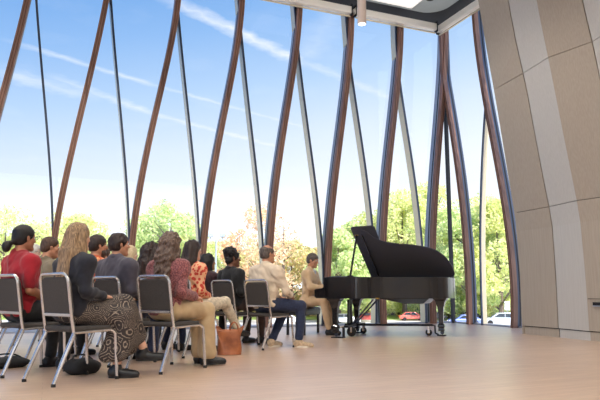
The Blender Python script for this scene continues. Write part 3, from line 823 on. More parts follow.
bench = tag(empty('piano_bench', PW(-.52, .76), PR), 'black tufted leather piano bench with square legs', 'bench')
bb = MB()
bm_ = bmesh.new(); bmesh.ops.create_grid(bm_, x_segments=48, y_segments=80, size=.5)
for q in bm_.verts:
    x, y = q.co.x * .38, q.co.y * .78
    e = (1 - abs(q.co.x * 2) ** 8) * (1 - abs(q.co.y * 2) ** 12)
    t = abs(math.sin(q.co.x * PI * 3)) * abs(math.sin(q.co.y * PI * 6))
    q.co = Vector((x, y, .415 + .055 * max(e, 0) ** .4 * (1 - .0) - .018 * (1 - t ** .4)))
me = bpy.data.meshes.new('cushion'); bm_.to_mesh(me); bm_.free(); me.shade_smooth(); link('cushion', me, bench, leather_black)
MB().box(-.185, .185, -.385, .385, .33, .425).build('apron', leather_black, bench, .012)
for sx in (-1, 1):
    for sy in (-1, 1): MB().box(sx * .15 - .02, sx * .15 + .02, sy * .35 - .02, sy * .35 + .02, 0, .34).build('leg', lacquer, bench, .004)

# ---------------------------------------------------------------- chairs
def make_chair():
    t = empty('banquet_chair')
    def yb(z): return float(np.interp(z, [.40, .51, .885], [-.128, -.152, -.215]))
    path = []
    for z in (.40, .46, .52, .65, .80): path.append((-.215, yb(z), z))
    for k in range(1, 6):
        a = PI / 2 * k / 5; path.append((-.215 + .06 * (1 - math.cos(a)), yb(.82 + .06 * math.sin(a)), .82 + .06 * math.sin(a)))
    path += [(-x, y, z) for x, y, z in path[::-1]]
    MB().tube(path, .0135, 8, up=(0, 1, 0)).build('back_frame', chrome, t, smooth=True)
    for s_ in (-1, 1):
        l = MB().tube([(s_ * .215, -.128, .41), (s_ * .217, -.133, .385), (s_ * .222, -.205, .22), (s_ * .228, -.286, .02)], [.0135, .018, .0175, .016], 8, up=(1, 0, 0)).build('leg', chrome, t, smooth=True)
        MB().lathe([(.0, 0), (.018, 0), (.018, .022), (.014, .026)], (s_ * .228, -.286, 0), 12).build('rubber_foot', rubber, l)
        p = [(s_ * .228, .29, .02), (s_ * .222, .275, .2), (s_ * .217, .262, .38), (s_ * .21, .25, .40), (s_ * .205, .22, .412)]
        l = MB().tube(p, .0135, 8, up=(1, 0, 0)).build('leg', chrome, t, smooth=True)
        MB().lathe([(.0, 0), (.018, 0), (.018, .022), (.014, .026)], (s_ * .228, .29, 0), 12).build('rubber_foot', rubber, l)
        MB().tube([(s_ * .205, .23, .412), (s_ * .207, -.13, .402)], .011, 8).build('seat_rail', chrome, t)
    MB().tube([(-.207, .19, .405), (.207, .19, .405)], .009, 8).build('stretcher', chrome, t)
    MB().box(-.207, .207, yb(.545) - .009, yb(.545) + .007, .532, .558).build('back_crossbar', chrome, t, .003)
    # seat cushion
    poly = []
    for (cx, cy, a0) in ((.155, .195, 0), (-.155, .195, 90), (-.175, -.125, 180), (.175, -.125, 270)):
        r_ = .055 if cy > 0 else .03
        for k in range(6):
            a = math.radians(a0 + 90 * k / 5); poly.append((cx + r_ * math.cos(a), cy + r_ * math.sin(a)))
    MB().prism(poly, .408, .452).build('seat', pad_fabric, t, .018, segs=3, smooth=True)
    poly = []
    for (cx, cy, a0) in ((.14, .795, 0), (-.14, .795, 90), (-.17, .585, 180), (.17, .585, 270)):
        r_ = .06 if cy > .7 else .03
        for k in range(6):
            a = math.radians(a0 + 90 * k / 5); poly.append((cx + r_ * math.cos(a), cy + r_ * math.sin(a)))
    sl = (yb(.835) - yb(.555)) / .28
    Mb = Matrix(((1, 0, 0, 0), (0, sl, 1, yb(.555) - sl * .555), (0, 1, 0, 0), (0, 0, 0, 1)))
    MB().prism(poly, -.006, .042, Mb).build('backrest', pad_fabric, t, .016, segs=3, smooth=True)
    return t
chair0 = [None]
CH = {}
def chair(key, rr, phi, label):
    if chair0[0] is None: o = chair0[0] = make_chair()
    else: o = copy_tree(chair0[0])
    h = Vector((math.cos(math.radians(phi)), math.sin(math.radians(phi)), 0)); wl = Vector((-h.y, h.x, 0))
    c = Vector((rr[0], rr[1], 0)) + h * .29 + wl * .228
    o.location = c; o.rotation_euler = (0, 0, math.radians(phi - 90)); tag(o, label, 'chair', 'audience chairs')
    CH[key] = (c, phi)
chair('blonde', (-1.92, 4.825), 51.5, 'charcoal padded chrome chair under the blonde woman in the patterned skirt')
chair('red', (-2.56, 5.32), 50, 'charcoal padded chrome chair under the person in the red shirt')
chair('curly', (-1.25, 5.545), 56, 'charcoal padded chrome chair under the curly haired woman in the mauve cardigan')
chair('grey', (-1.87, 6.04), 54, 'charcoal padded chrome chair under the man in the grey button shirt')
chair('floral', (-1.30, 6.85), 54, 'charcoal padded chrome chair under the woman in the orange floral blouse')
chair('bald', (-.471, 7.76), 48, 'charcoal padded chrome chair under the balding man in the beige shirt')
chair('updo', (-.96, 8.11), 48, 'charcoal padded chrome chair under the listener with the curly updo')
chair('bob', (-1.45, 8.48), 48, 'charcoal padded chrome chair under the listener with the dark bob')
chair('white', (-3.92, 8.38), 48, 'charcoal padded chrome chair under the white haired listener')
chair('olive', (-2.93, 6.58), 50, 'charcoal padded chrome chair under the man in the olive jacket')
chair('beard', (-2.32, 6.50), 52, 'charcoal padded chrome chair under the bearded man with glasses')
chair('pony', (-3.0, 8.78), 50, 'charcoal padded chrome chair under the listener with the brown ponytail')
chair('blond2', (-2.37, 7.95), 50, 'charcoal padded chrome chair under the listener with the blond bob')
chair('dark', (-1.83, 7.1), 54, 'charcoal padded chrome chair under the listener with long dark curls')

# handbag on the floor
bag = tag(empty('handbag', (-.83, 7.25, 0), math.radians(10)), 'tan leather tote bag standing on the floor beside the seated listener in cream trousers', 'bag')
tan = mat('tan_leather', (168, 98, 56), .5, rgb2=(126, 68, 38), scale=8, bump=.15, bscale=30)
v = []; f = []; NZ = 9; NA = 28
for i in range(NZ):
    z = i / (NZ - 1)
    hx = .135 + .03 * z - .012 * math.sin(z * PI); hy = .095 - .055 * z
    for k in range(NA):
        a = 2 * PI * k / NA; ca, sa = math.cos(a), math.sin(a)
        ex = .55
        x = hx * abs(ca) ** ex * (1 if ca > 0 else -1); y = hy * abs(sa) ** ex * (1 if sa > 0 else -1)
        v.append((x * (1 - .06 * z) + .012 * math.sin(z * 7 + k * .7), y + .010 * math.sin(k * .9 + z * 6), .005 + z * (.30 + .022 * math.cos(2 * a) + .012 * math.sin(3 * a))))
for i in range(NZ - 1):
    for k in range(NA): f.append((i * NA + k, i * NA + (k + 1) % NA, (i + 1) * NA + (k + 1) % NA, (i + 1) * NA + k))
f.append(tuple(range(NA))[::-1])
o = MB().add(v, f).build('body', tan, bag, smooth=True)
s_ = o.modifiers.new('s', 'SOLIDIFY'); s_.thickness = .005; s_.offset = -1
for sy in (-1, 1):
    MB().tube(smooth_path([(.0, sy * .042, .27), (.005, sy * .05, .33), (.05, sy * .035, .375), (.09, sy * .045, .33), (.10, sy * .042, .26)], 5), .007, 6, flat=.5).build('handle', tan, bag, smooth=True)
def flat_bag(name, loc, rz, sx, sy, sz, mt, label):
    t = tag(empty(name, loc, rz), label, 'bag')
    v = []; f = []
    for i in range(7):
        th = i / 6
        s1 = math.sin(PI * min(.95, .18 + th * .72)) ** .6
        for k in range(22):
            a = 2 * PI * k / 22; ca, sa = math.cos(a), math.sin(a)
            v.append((sx * s1 * abs(ca) ** .6 * (1 if ca > 0 else -1) + .01 * math.sin(5 * a + 4 * th), sy * s1 * abs(sa) ** .7 * (1 if sa > 0 else -1), sz * th * (1 + .08 * math.sin(3 * a))))
    for i in range(6):
        for k in range(22): f.append((i * 22 + k, i * 22 + (k + 1) % 22, (i + 1) * 22 + (k + 1) % 22, (i + 1) * 22 + k))
    f += [tuple(range(22))[::-1], tuple(132 + k for k in range(22))]
    MB().add(v, f).build('body', mt, t, smooth=True)
    MB().tube(smooth_path([(-sx * .6, 0, sz * .9), (-sx * .3, sy * .4, sz * 1.25), (sx * .3, sy * .3, sz * 1.2), (sx * .6, 0, sz * .9)], 5), .008, 6).build('strap', mt, t)
blackbag = mat('black_nylon', (24, 24, 28), .7, bump=.2, bscale=40)
flat_bag('shoulder_bag', (-2.86, 6.05, 0), .8, .20, .12, .10, blackbag, 'slouched black bag on the floor in front of the red shirt listener')
flat_bag('backpack', (-1.98, 5.62, 0), .9, .17, .11, .13, blackbag, 'black backpack on the floor under the patterned skirt')
# ---------------------------------------------------------------- people
class SDF:
    def __init__(s, lo, hi, vox):
        s.lo = np.array(lo, dtype=np.float32); s.vox = vox
        s.n = (np.ceil((np.array(hi) - s.lo) / vox).astype(int) + 1)
        s.f = np.full(s.n, .5, dtype=np.float32)
        s.ax = [s.lo[i] + np.arange(s.n[i], dtype=np.float32) * vox for i in range(3)]
    def sl(s, lo, hi):
        a = np.clip(np.floor((np.array(lo) - s.lo) / s.vox).astype(int), 0, s.n)
        b = np.clip(np.ceil((np.array(hi) - s.lo) / s.vox).astype(int) + 1, 0, s.n)
        return tuple(slice(a[i], b[i]) for i in range(3))
    def pts(s, S): return np.stack(np.meshgrid(s.ax[0][S[0]], s.ax[1][S[1]], s.ax[2][S[2]], indexing='ij'), -1)
    def comb(s, S, d, k, sub=False):
        f = s.f[S]
        if sub:
            h = np.clip(.5 - .5 * (f + d) / k, 0, 1); s.f[S] = f + (-d - f) * h + k * h * (1 - h)
        else:
            h = np.clip(.5 + .5 * (f - d) / k, 0, 1); s.f[S] = f + (d - f) * h - k * h * (1 - h)
    def cone(s, a, b, r1, r2, k=.02, sub=False, flat=None):
        a = np.array(a, dtype=np.float32); b = np.array(b, dtype=np.float32); R_ = max(r1, r2) + k + s.vox * 3
        if flat: R_ /= min(min(flat), 1)
        S = s.sl(np.minimum(a, b) - R_, np.maximum(a, b) + R_); P = s.pts(S)
        if P.size == 0: return s
        pa = P - a; ba = b - a
        if flat: fl = np.array(flat, dtype=np.float32); pa = pa * 1
        t = np.clip((pa @ ba) / max(float(ba @ ba), 1e-9), 0, 1)
        q = pa - t[..., None] * ba
        if flat: q = q * fl
        s.comb(S, np.linalg.norm(q, axis=-1) - (r1 + (r2 - r1) * t), k, sub); return s
    def ell(s, c, r, k=.02, rot=None, sub=False):
        c = np.array(c, dtype=np.float32); r = np.array(r, dtype=np.float32); R_ = r.max() + k + s.vox * 3
        S = s.sl(c - R_, c + R_); P = s.pts(S) - c
        if P.size == 0: return s
        if rot is not None: P = P @ np.array(rot, dtype=np.float32)      # world -> local
        k0 = np.linalg.norm(P / r, axis=-1); k1 = np.linalg.norm(P / (r * r), axis=-1) + 1e-6
        s.comb(S, k0 * (k0 - 1) / k1, k, sub); return s
    def plane(s, p, n, k=.006):
        """keep the side the normal points to"""
        S = (slice(None),) * 3; n = np.array(n, dtype=np.float32); n /= np.linalg.norm(n)
        d = (s.pts(S) - np.array(p, dtype=np.float32)) @ n
        s.f = np.maximum(s.f, -d); return s
    def disp(s, amp, freq, seed=0, aniso=(1, 1, 1), oct_=2):
        rs = np.random.default_rng(seed); P = s.pts((slice(None),) * 3) * np.array(aniso, dtype=np.float32); tot = 0
        w1 = np.sin(P @ (rs.normal(size=3).astype('f') * freq * .5)) * .8
        for o in range(oct_):
            for j in range(3):
                k = rs.normal(size=3); k = (k / np.linalg.norm(k) * freq * (1.9 ** o)).astype('f')
                tot = tot + np.sin(P @ k + rs.uniform(0, 6) + w1 * 2) / (1.7 ** o) / 3
        s.f = s.f + (amp * tot).astype('f'); return s
    def mesh(s, name, mt, parent, label=None, smooth=2):
        g = vdb.FloatGrid(.5); f = s.f.copy()
        f[0] = f[-1] = .1; f[:, 0] = f[:, -1] = .1; f[:, :, 0] = f[:, :, -1] = .1
        g.copyFromArray(f); out = g.convertToQuads(0.0) if hasattr(g, 'convertToQuads') else g.convertToPolygons(0.0)
        pts, quads = np.array(out[0]), np.array(out[-1])
        if len(quads) == 0: return None
        pts = pts * s.vox + s.lo
        a, b, c = pts[quads[:, 0]], pts[quads[:, 1]], pts[quads[:, 2]]
        if (np.cross(a, b) * c).sum() < 0: quads = quads[:, ::-1]
        me = bpy.data.meshes.new(name); me.vertices.add(len(pts)); me.vertices.foreach_set('co', pts.astype('f').ravel())
        nq = len(quads); me.loops.add(nq * 4); me.polygons.add(nq)
        me.loops.foreach_set('vertex_index', quads.astype('i').ravel())
        me.polygons.foreach_set('loop_start', np.arange(0, nq * 4, 4, dtype='i'))
        me.update(calc_edges=True); me.validate(); me.shade_smooth()
        o = link(name, me, parent, mt)
        if label: o['label'] = label
        return o

def skin_mat(name, rgb): return mat('skin_' + name, rgb, .5, rgb2=tuple(int(c * .93) for c in rgb), scale=14, spec=.35)
def cloth(name, rgb, rgb2=None, rough=.85, **k): return mat('cloth_' + name, rgb, rough, rgb2=rgb2 or tuple(int(c * .82) for c in rgb), sheen=.15, bump=.12, bscale=140, **{**dict(scale=30), **k})
def hair_mat(name, rgb, rgb2): return mat('hair_' + name, rgb, .5, rgb2=rgb2, scale=9, detail=6, stretch=(14, 14, 1.5), bump=.35, bscale=10, spec=.4, contrast=(.3, .7))
def patterned(name, base, spots, scale, thr=.35, third=None):
    m_ = bpy.data.materials.new(name); m_.use_nodes = True; nt = m_.node_tree; N = nt.nodes; L = nt.links; b = N['Principled BSDF']
    tc = N.new('ShaderNodeTexCoord'); vo = N.new('ShaderNodeTexVoronoi'); vo.inputs['Scale'].default_value = scale; L.new(tc.outputs['Object'], vo.inputs['Vector'])
    r = N.new('ShaderNodeValToRGB'); r.color_ramp.interpolation = 'CONSTANT'; r.color_ramp.elements[0].color = srgb(*spots); r.color_ramp.elements[1].position = thr; r.color_ramp.elements[1].color = srgb(*base)
    if third: e = r.color_ramp.elements.new(thr * .45); e.color = srgb(*third)
    L.new(vo.outputs['Distance'], r.inputs[0]); L.new(r.outputs[0], b.inputs['Base Color']); b.inputs['Roughness'].default_value = .85
    return m_
def paisley():
    """dark cloth printed with pale concentric rings of dashes"""
    m_ = bpy.data.materials.new('cloth_medallion'); m_.use_nodes = True; nt = m_.node_tree; N = nt.nodes; L = nt.links; b = N['Principled BSDF']
    tc = N.new('ShaderNodeTexCoord'); vo = N.new('ShaderNodeTexVoronoi'); vo.inputs['Scale'].default_value = 7.5; L.new(tc.outputs['Object'], vo.inputs['Vector'])
    ml = N.new('ShaderNodeMath'); ml.operation = 'MULTIPLY'; ml.inputs[1].default_value = 62; L.new(vo.outputs['Distance'], ml.inputs[0])
    sn = N.new('ShaderNodeMath'); sn.operation = 'SINE'; L.new(ml.outputs[0], sn.inputs[0])
    v2 = N.new('ShaderNodeTexVoronoi'); v2.inputs['Scale'].default_value = 85; L.new(tc.outputs['Object'], v2.inputs['Vector'])
    md = N.new('ShaderNodeMath'); md.operation = 'MULTIPLY_ADD'; md.inputs[1].default_value = -1.1; L.new(v2.outputs['Distance'], md.inputs[0]); L.new(sn.outputs[0], md.inputs[2])
    r = N.new('ShaderNodeValToRGB'); r.color_ramp.elements[0].position = .0; r.color_ramp.elements[0].color = srgb(52, 45, 45); r.color_ramp.elements[1].position = .28; r.color_ramp.elements[1].color = srgb(146, 130, 116)
    L.new(md.outputs[0], r.inputs[0]); L.new(r.outputs[0], b.inputs['Base Color']); b.inputs['Roughness'].default_value = .9
    return m_

def V(*a): return np.array(a, dtype=float)
def person(key, label, skin, shirt, pants, hair, style, *, dz=0.0, bw=1.0, yaw=0, pitch=0, lean=0.0, twist=0, vox=.010, knee=None, ankle=None, fyaw=(0, 0), sleeve='long', sh_lab='shirt', shoe=None, hand=None, elbow=None, extra=None, legw=1.0, loc=None, phi=None, sit=.0, shoulder_drop=0.0, beard=None, glasses=False, female=False, lower='trousers', off=(0, 0), hairvox=.009, seed=1, collar=None, socks=None):
    c, ph = CH[key] if loc is None else (Vector(loc), phi)
    h = Vector((math.cos(math.radians(ph)), math.sin(math.radians(ph)), 0))
    root = tag(empty('person', c + h * (sit - .008), math.radians(ph - 90)), label, 'person'); root.location += Vector((off[0], off[1], 0))
    k = 1 + dz / .80
    def U(x, y, z): return V(x, y + lean * max(0, (z - .55) / .5) ** 1.15, .55 + (z - .55) * k if z > .55 else z)
    hips = {-1: V(-.085, .03, .562), 1: V(.085, .03, .562)}
    knee = knee or {}; ankle = ankle or {}
    kn = {s_: V(*knee.get(s_, (s_ * .12, .44, .535))) for s_ in (-1, 1)}
    an = {s_: V(*ankle.get(s_, (s_ * .13, .42, .10))) for s_ in (-1, 1)}
    fy = {-1: math.radians(fyaw[0]), 1: math.radians(fyaw[1])}
    sw = .165 * bw
    sho = {s_: U(s_ * sw, .0, 1.0 - shoulder_drop) for s_ in (-1, 1)}
    elb = {s_: V(*(elbow or {}).get(s_, U(s_ * (sw + .03), .0, .75))) for s_ in (-1, 1)}
    hnd = {s_: V(*(hand or {}).get(s_, (s_ * .07, .27, .66))) for s_ in (-1, 1)}
    nb = U(0, -.015, 1.075)
    hc = nb + V(0, .035 + .02 * (pitch > 5), .165)
    Rz = Matrix.Rotation(math.radians(yaw), 3, 'Z') @ Matrix.Rotation(math.radians(-pitch), 3, 'X')
    RH = np.array(Rz)
    def HP(x, y, z): return hc + RH @ V(x, y, z)
    ymax = max(kn[-1][1], kn[1][1], an[-1][1] + .2, an[1][1] + .2, hnd[1][1] + .2) + .1
    lo = V(-.42, -.36, -.01); hi = V(.48, ymax, hc[2] + .22)
    # ---- body
    B = SDF(lo, hi, vox)
    def torso(S, g, kk=.05):
        S.ell(U(0, .02, .60), (.155 * bw ** .5 + g, .105 + g, .12 + g), kk)
        S.ell(U(0, .025, .75), ((.128 if female else .145) * bw + g, .10 + g, .15 + g), kk)
        S.ell(U(0, .01, .92), ((.158 if female else .174) * bw + g, .108 + g, .16 + g), kk)
        S.cone(sho[-1] + V(.02, 0, -.01), sho[1] + V(-.02, 0, -.01), .058 + g, .058 + g, kk)
        for q_ in (-1, 1): S.cone(nb + V(q_ * .03, 0, -.015), sho[q_] + V(0, 0, .008), .045 + g, .043 + g, kk)
        S.cone(U(0, -.015, 1.02), nb + V(0, 0, .02), .075 + g * .6, .05 + g * .4, .05)
    def arms(S, g, full=1.0, kk=.03):
        for s_ in (-1, 1):
            S.cone(sho[s_], elb[s_], (.040 if female else .050) * bw ** .5 + g * .75, (.034 if female else .040) + g * .75, kk + .035)
            if full > 0:
                e = elb[s_] + (hnd[s_] - elb[s_]) * full * .86
                S.cone(elb[s_], e, (.037 if female else .043) + g * .85, .028 + g * .85, kk)
    torso(B, -.004); arms(B, 0)
    B.cone(nb + V(0, 0, -.03), HP(0, -.022, -.06), .056, .054, .03)
    for s_ in (-1, 1):
        B.cone(hips[s_], kn[s_], .085 * legw, .056 * legw, .04); B.cone(kn[s_], an[s_], .054 * legw, .036, .03)
        d = V(-math.sin(fy[s_]), math.cos(fy[s_]), 0)
        B.cone(an[s_] + V(0, 0, -.03) - d * .01, an[s_] + d * .13 + V(0, 0, -.068), .032, .02, .02)
        # hand: palm, four fingers, thumb
        w = hnd[s_] - elb[s_]; w /= np.linalg.norm(w); sidev = np.cross(w, V(0, 0, 1)); sidev /= np.linalg.norm(sidev); up = np.cross(sidev, w)
        p0 = hnd[s_] - w * .03; p1 = hnd[s_] + w * .045
        for q in (-.024, -.008, .008, .024): B.cone(p0 + sidev * q * .7, p1 + sidev * q * 1.15, .017, .014, .012)
        for j, (q, ln) in enumerate(zip((-.030, -.0105, .0105, .030), (.062, .076, .072, .056) if s_ > 0 else (.056, .072, .076, .062))):
            a = p1 + sidev * q; b = a + w * ln * .5 - up * .010; c2 = b + w * ln * .38 - up * .024
            rr_ = max(.0085, vox * .82)
            B.cone(a, b, rr_, rr_, .003); B.cone(b, c2, rr_, rr_ * .92, .003)
        tq = sidev * (-.034 if s_ > 0 else .034)
        B.cone(p0 + tq * .6, p0 + w * .04 + tq * 1.4 - up * .012, .013, .010, .008); B.cone(p0 + w * .04 + tq * 1.4 - up * .012, p0 + w * .072 + tq * 1.25 - up * .03, .010, .009, .004)
    # head
    B.ell(HP(0, -.012, .035), (.074, .096, .083), .02, RH)
    B.ell(HP(0, .022, -.035), (.060, .070, .078), .03, RH)
    B.cone(HP(-.045, .0, -.055), HP(-.012, .072, -.098), .022, .020, .025); B.cone(HP(.045, .0, -.055), HP(.012, .072, -.098), .022, .020, .025)
    B.ell(HP(0, .082, -.098), (.020, .016, .017), .018, RH)
    B.cone(HP(-.035, .072, .030), HP(.035, .072, .030), .014, .014, .014)
    B.cone(HP(0, .086, .018), HP(0, .110, -.024), .008, .013, .010)
    for s_ in (-1, 1):
        B.ell(HP(s_ * .010, .104, -.026), (.009, .009, .008), .006, RH)
        B.ell(HP(s_ * .045, .058, -.022), (.022, .018, .02), .02, RH)
        B.ell(HP(s_ * .033, .096, .010), (.014, .010, .010), .010, RH, sub=True)
        B.ell(HP(s_ * .079, -.006, -.008), (.008, .019, .031), .006, Rz_np(yaw, pitch, s_ * 18))
        B.ell(HP(s_ * .086, -.001, -.006), (.005, .010, .016), .006, RH, sub=True)
    B.ell(HP(0, .092, -.052), (.021, .011, .006), .005, RH); B.ell(HP(0, .090, -.064), (.018, .011, .007), .005, RH)
    B.mesh('body', skin, root)
    ew = mat('eye_white', (226, 222, 216), .3); ei = mat('eye_iris', (58, 44, 36), .2)
    for s_ in (-1, 1):
        e = MB().ell(HP(s_ * .032, .079, .009), (.0115, .0115, .0115), 12).build('eye', ew, root, smooth=True)
        MB().ell(HP(s_ * .033, .0865, .009), (.0055, .0055, .0055), 10).build('iris', ei, e)
    # ---- clothes
    zmin = .50
    S = SDF(V(-.36 * bw - .08, -.33, .48), V(.36 * bw + .08, max(hnd[1][1], hnd[-1][1], .2 + lean) + .1, nb[2] + .10), max(vox, .009))
    torso(S, .016)
    S.ell(U(0, .0, .56), (.160 * bw ** .5 + .012, .115, .09), .04)
    if sleeve == 'short':
        for s_ in (-1, 1):
            e = sho[s_] + (elb[s_] - sho[s_]) * .78; S.cone(sho[s_], e, .074 * bw ** .5, .066, .03)
    else: arms(S, .016 if sleeve == 'long' else .022, .93)
    S.ell(HP(0, 0, 0) * 0 + nb + V(0, .03, .075), (.058, .066, .055), .012, sub=True)
    S.disp(.0085, 30, seed, (1, 1, .8), 3)
    S.plane((0, 0, .505), (0, 0, 1))
    sh = S.mesh('shirt' if sh_lab in ('shirt', 'blouse') else sh_lab, shirt, root)
    if collar:
        pts = [nb + V(.062 * math.cos(a), .058 * math.sin(a) - .004, .035 - .028 * max(0, math.sin(a))) for a in np.linspace(-PI * 1.42, PI * .42, 18)]
        o = MB().tube([tuple(p) for p in pts], .017, 8, flat=.5).build('collar', collar, sh, smooth=True)
    if lower == 'trousers':
        S = SDF(V(-.36, -.22, .06), V(.48, ymax, .72), max(vox, .010))
        S.ell((0, .02, .56), (.165 * bw ** .5, .13, .105), .04)
        for s_ in (-1, 1):
            S.cone(hips[s_], kn[s_], .100 * legw, .074 * legw, .04); hem = an[s_] + (kn[s_] - an[s_]) * .06
            S.cone(kn[s_], hem, .070 * legw, (.055 if legw < 1.06 else .085) * legw, .03)
        S.disp(.007, 24, seed + 5, (1, 1, .7), 2)
        S.mesh('trousers', pants, root)
    # ---- shoes
    shoe = shoe or mat('shoe_black', (22, 22, 26), .4)
    for s_ in (-1, 1):
        d = V(-math.sin(fy[s_]), math.cos(fy[s_]), 0); A = an[s_]; base = A[2] - .10
        S = SDF(A - V(.3, .3, .12), A + V(.3, .3, .06), .009)
        S.cone(A + V(0, 0, -.045) - d * .035, A + d * .14 + V(0, 0, -.07), .040, .031, .03)
        S.cone(A + V(0, 0, -.06) - d * .03, A + V(0, 0, -.005), .042, .040, .02)
        S.cone(A + d * .05 + V(0, 0, -.068), A + d * .165 + V(0, 0, -.074), .036, .030, .02)
        S.plane((0, 0, base + .004), (0, 0, 1)); so = S.mesh('shoe', shoe if not isinstance(shoe, dict) else shoe['upper'], root)
        sole = []
        q = np.cross(d, V(0, 0, 1))
        for a in np.linspace(0, 2 * PI, 18, endpoint=False):
            l_ = math.cos(a); wd = .040 - .006 * l_; p = A + d * (.06 + .128 * l_) + q * wd * math.sin(a) * (1 if abs(l_) < .9 else .9); sole.append((p[0], p[1]))
        MB().prism(sole, max(base, .0), base + .02).build('sole', rubber if not isinstance(shoe, dict) else shoe['sole'], so)
    if glasses:
        G = MB()
        for s_ in (-1, 1):
            G.tube([tuple(HP(s_ * .033 + .023 * math.cos(a), .104, .008 + .017 * math.sin(a))) for a in np.linspace(0, 2 * PI, 15)], .0022, 5)
            G.tube([tuple(HP(s_ * .056, .102, .012)), tuple(HP(s_ * .078, .05, .012)), tuple(HP(s_ * .084, -.01, .008))], .002, 5)
        G.tube([tuple(HP(-.010, .106, .010)), tuple(HP(.010, .106, .010))], .002, 5)
        G.build('glasses', mat('glasses_frame', (60, 58, 62), .3, .5), root)
    # ---- hair
    if style:
        tail = {'long': .50, 'curly': .50, 'long_mid': .38, 'ponytail': .32}.get(style, .2)
        HS = SDF(hc - V(.24, .32, tail), hc + V(.24, .22, .26), hairvox)
        def E(x, y, z, rx, ry, rz, kk=.02, sub=False): HS.ell(HP(x, y, z), (rx, ry, rz), kk, RH, sub)
        def Cn(a, b, r1, r2, kk=.03): HS.cone(HP(*a), HP(*b), r1, r2, kk)
        def faceout(yc=.085, z=-.03, r=(.075, .062, .10)):
            E(0, yc, z, *r, .012, True)
        if style in ('short', 'short_thick', 'bald', 'buzz'):
            g = {'short': .010, 'short_thick': .012, 'bald': .007, 'buzz': .005}[style]
            E(0, -.014, .037, .075 + g, .097 + g, .084 + g)
            E(0, -.045, -.010, .070 + g, .062 + g, .070 + g, .02)
            faceout(.098, -.035, (.10, .072, .088)); E(0, .06, -.08, .1, .09, .06, .01, True)
            for s_ in (-1, 1): E(s_ * .085, .0, -.022, .022, .024, .034, .006, True)
            E(0, -.05, -.115, .12, .10, .05, .01, True)
            if style == 'bald':
                E(0, .015, .115, .085, .098, .062, .01, True)
            HS.disp(.003 if style != 'short_thick' else .005, 70, seed)
        elif style == 'bun':
            E(0, -.014, .037, .085, .107, .094); E(0, -.05, -.01, .078, .068, .075)
            faceout(.098, -.035, (.10, .070, .088)); E(0, .06, -.08, .1, .09, .06, .01, True)
            for s_ in (-1, 1): E(s_ * .085, .0, -.022, .02, .024, .032, .006, True)
            E(0, -.05, -.12, .12, .10, .045, .01, True)
            Cn((0, -.105, -.04), (0, -.145, -.07), .022, .022); E(0, -.17, -.095, .042, .042, .055, .015)
            HS.disp(.003, 60, seed, (1, 1, .4))
        elif style == 'updo':
            E(0, -.014, .037, .083, .105, .092); E(0, -.05, -.01, .078, .068, .08)
            faceout(.098, -.035, (.10, .072, .088)); E(0, .06, -.08, .1, .09, .06, .01, True)
            for s_ in (-1, 1): E(s_ * .085, .0, -.022, .02, .024, .032, .006, True)
            E(0, -.05, -.13, .12, .10, .045, .01, True)
            E(0, -.045, .095, .102, .098, .072, .03)
            HS.disp(.011, 75, seed, (1, 1, 1), 3)
        elif style == 'bob':
            E(0, -.016, .035, .090, .110, .098)
            for s_ in (-1, 1): Cn((s_ * .062, -.02, .0), (s_ * .068, -.01, -.12), .042, .038)
            Cn((0, -.075, 0), (0, -.075, -.13), .06, .05)
            Cn((-.05, -.06, -.02), (-.05, -.055, -.14), .05, .042); Cn((.05, -.06, -.02), (.05, -.055, -.14), .05, .042)
            faceout(.10, -.04, (.070, .075, .10))
            HS.disp(.006, 55, seed, (1, 1, .25))
        elif style in ('long', 'long_mid', 'curly'):
            ln = {'long': -.40, 'long_mid': -.27, 'curly': -.40}[style]; w_ = 1.1 if style == 'curly' else 1.0
            E(0, -.014, .036, .085 * (1.10 if style == 'curly' else 1), .108, .095)
            for (x, y, r1, r2) in ((-.062, -.03, .045, .040), (.062, -.03, .045, .040), (-.035, -.085, .055, .045), (.035, -.085, .055, .045), (0, -.07, .06, .05)):
                if style != 'curly': r1 *= .82; r2 *= .85; y += .012
                Cn((x, y, .0), (x * 1.15 * w_, y - .035, -.14), r1 * w_, r1 * w_, .03)
                Cn((x * 1.15 * w_, y - .035, -.14), (x * 1.05 * w_, y - .085 - (.02 if lean > .05 else 0), ln - .03 * (hash((x, y)) % 3)), r1 * w_, r2 * .72 * w_, .03)
            if style == 'long': Cn((.07, -.02, -.06), (.085, .02, -.24), .036, .018)
            faceout(.102, -.045, (.068, .080, .11))
            if style == 'curly': HS.disp(.012, 62, seed, (1, 1, .75), 3)
            else: HS.disp(.006, 70, seed, (1, 1, .16), 2)
        elif style == 'ponytail':
            E(0, -.014, .037, .085, .107, .094); E(0, -.05, -.01, .078, .068, .075)
            faceout(.098, -.035, (.10, .070, .088)); E(0, .06, -.08, .1, .09, .06, .01, True)
            for s_ in (-1, 1): E(s_ * .085, .0, -.022, .02, .024, .032, .006, True)
            E(0, -.05, -.12, .12, .10, .045, .01, True)
            Cn((0, -.10, .0), (0, -.15, -.06), .03, .036); Cn((0, -.15, -.06), (.02, -.15, -.26), .036, .018)
            HS.disp(.005, 55, seed, (1, 1, .3))
        elif style == 'fluffy':
            E(0, -.016, .042, .096, .114, .102); E(0, -.06, -.02, .085, .07, .085)
            faceout(.10, -.038, (.085, .078, .09)); E(0, .06, -.09, .1, .09, .06, .01, True)
            E(0, -.05, -.13, .12, .10, .045, .01, True)
            HS.disp(.009, 60, seed, (1, 1, 1), 3)
        HS.mesh('hair', hair, root)
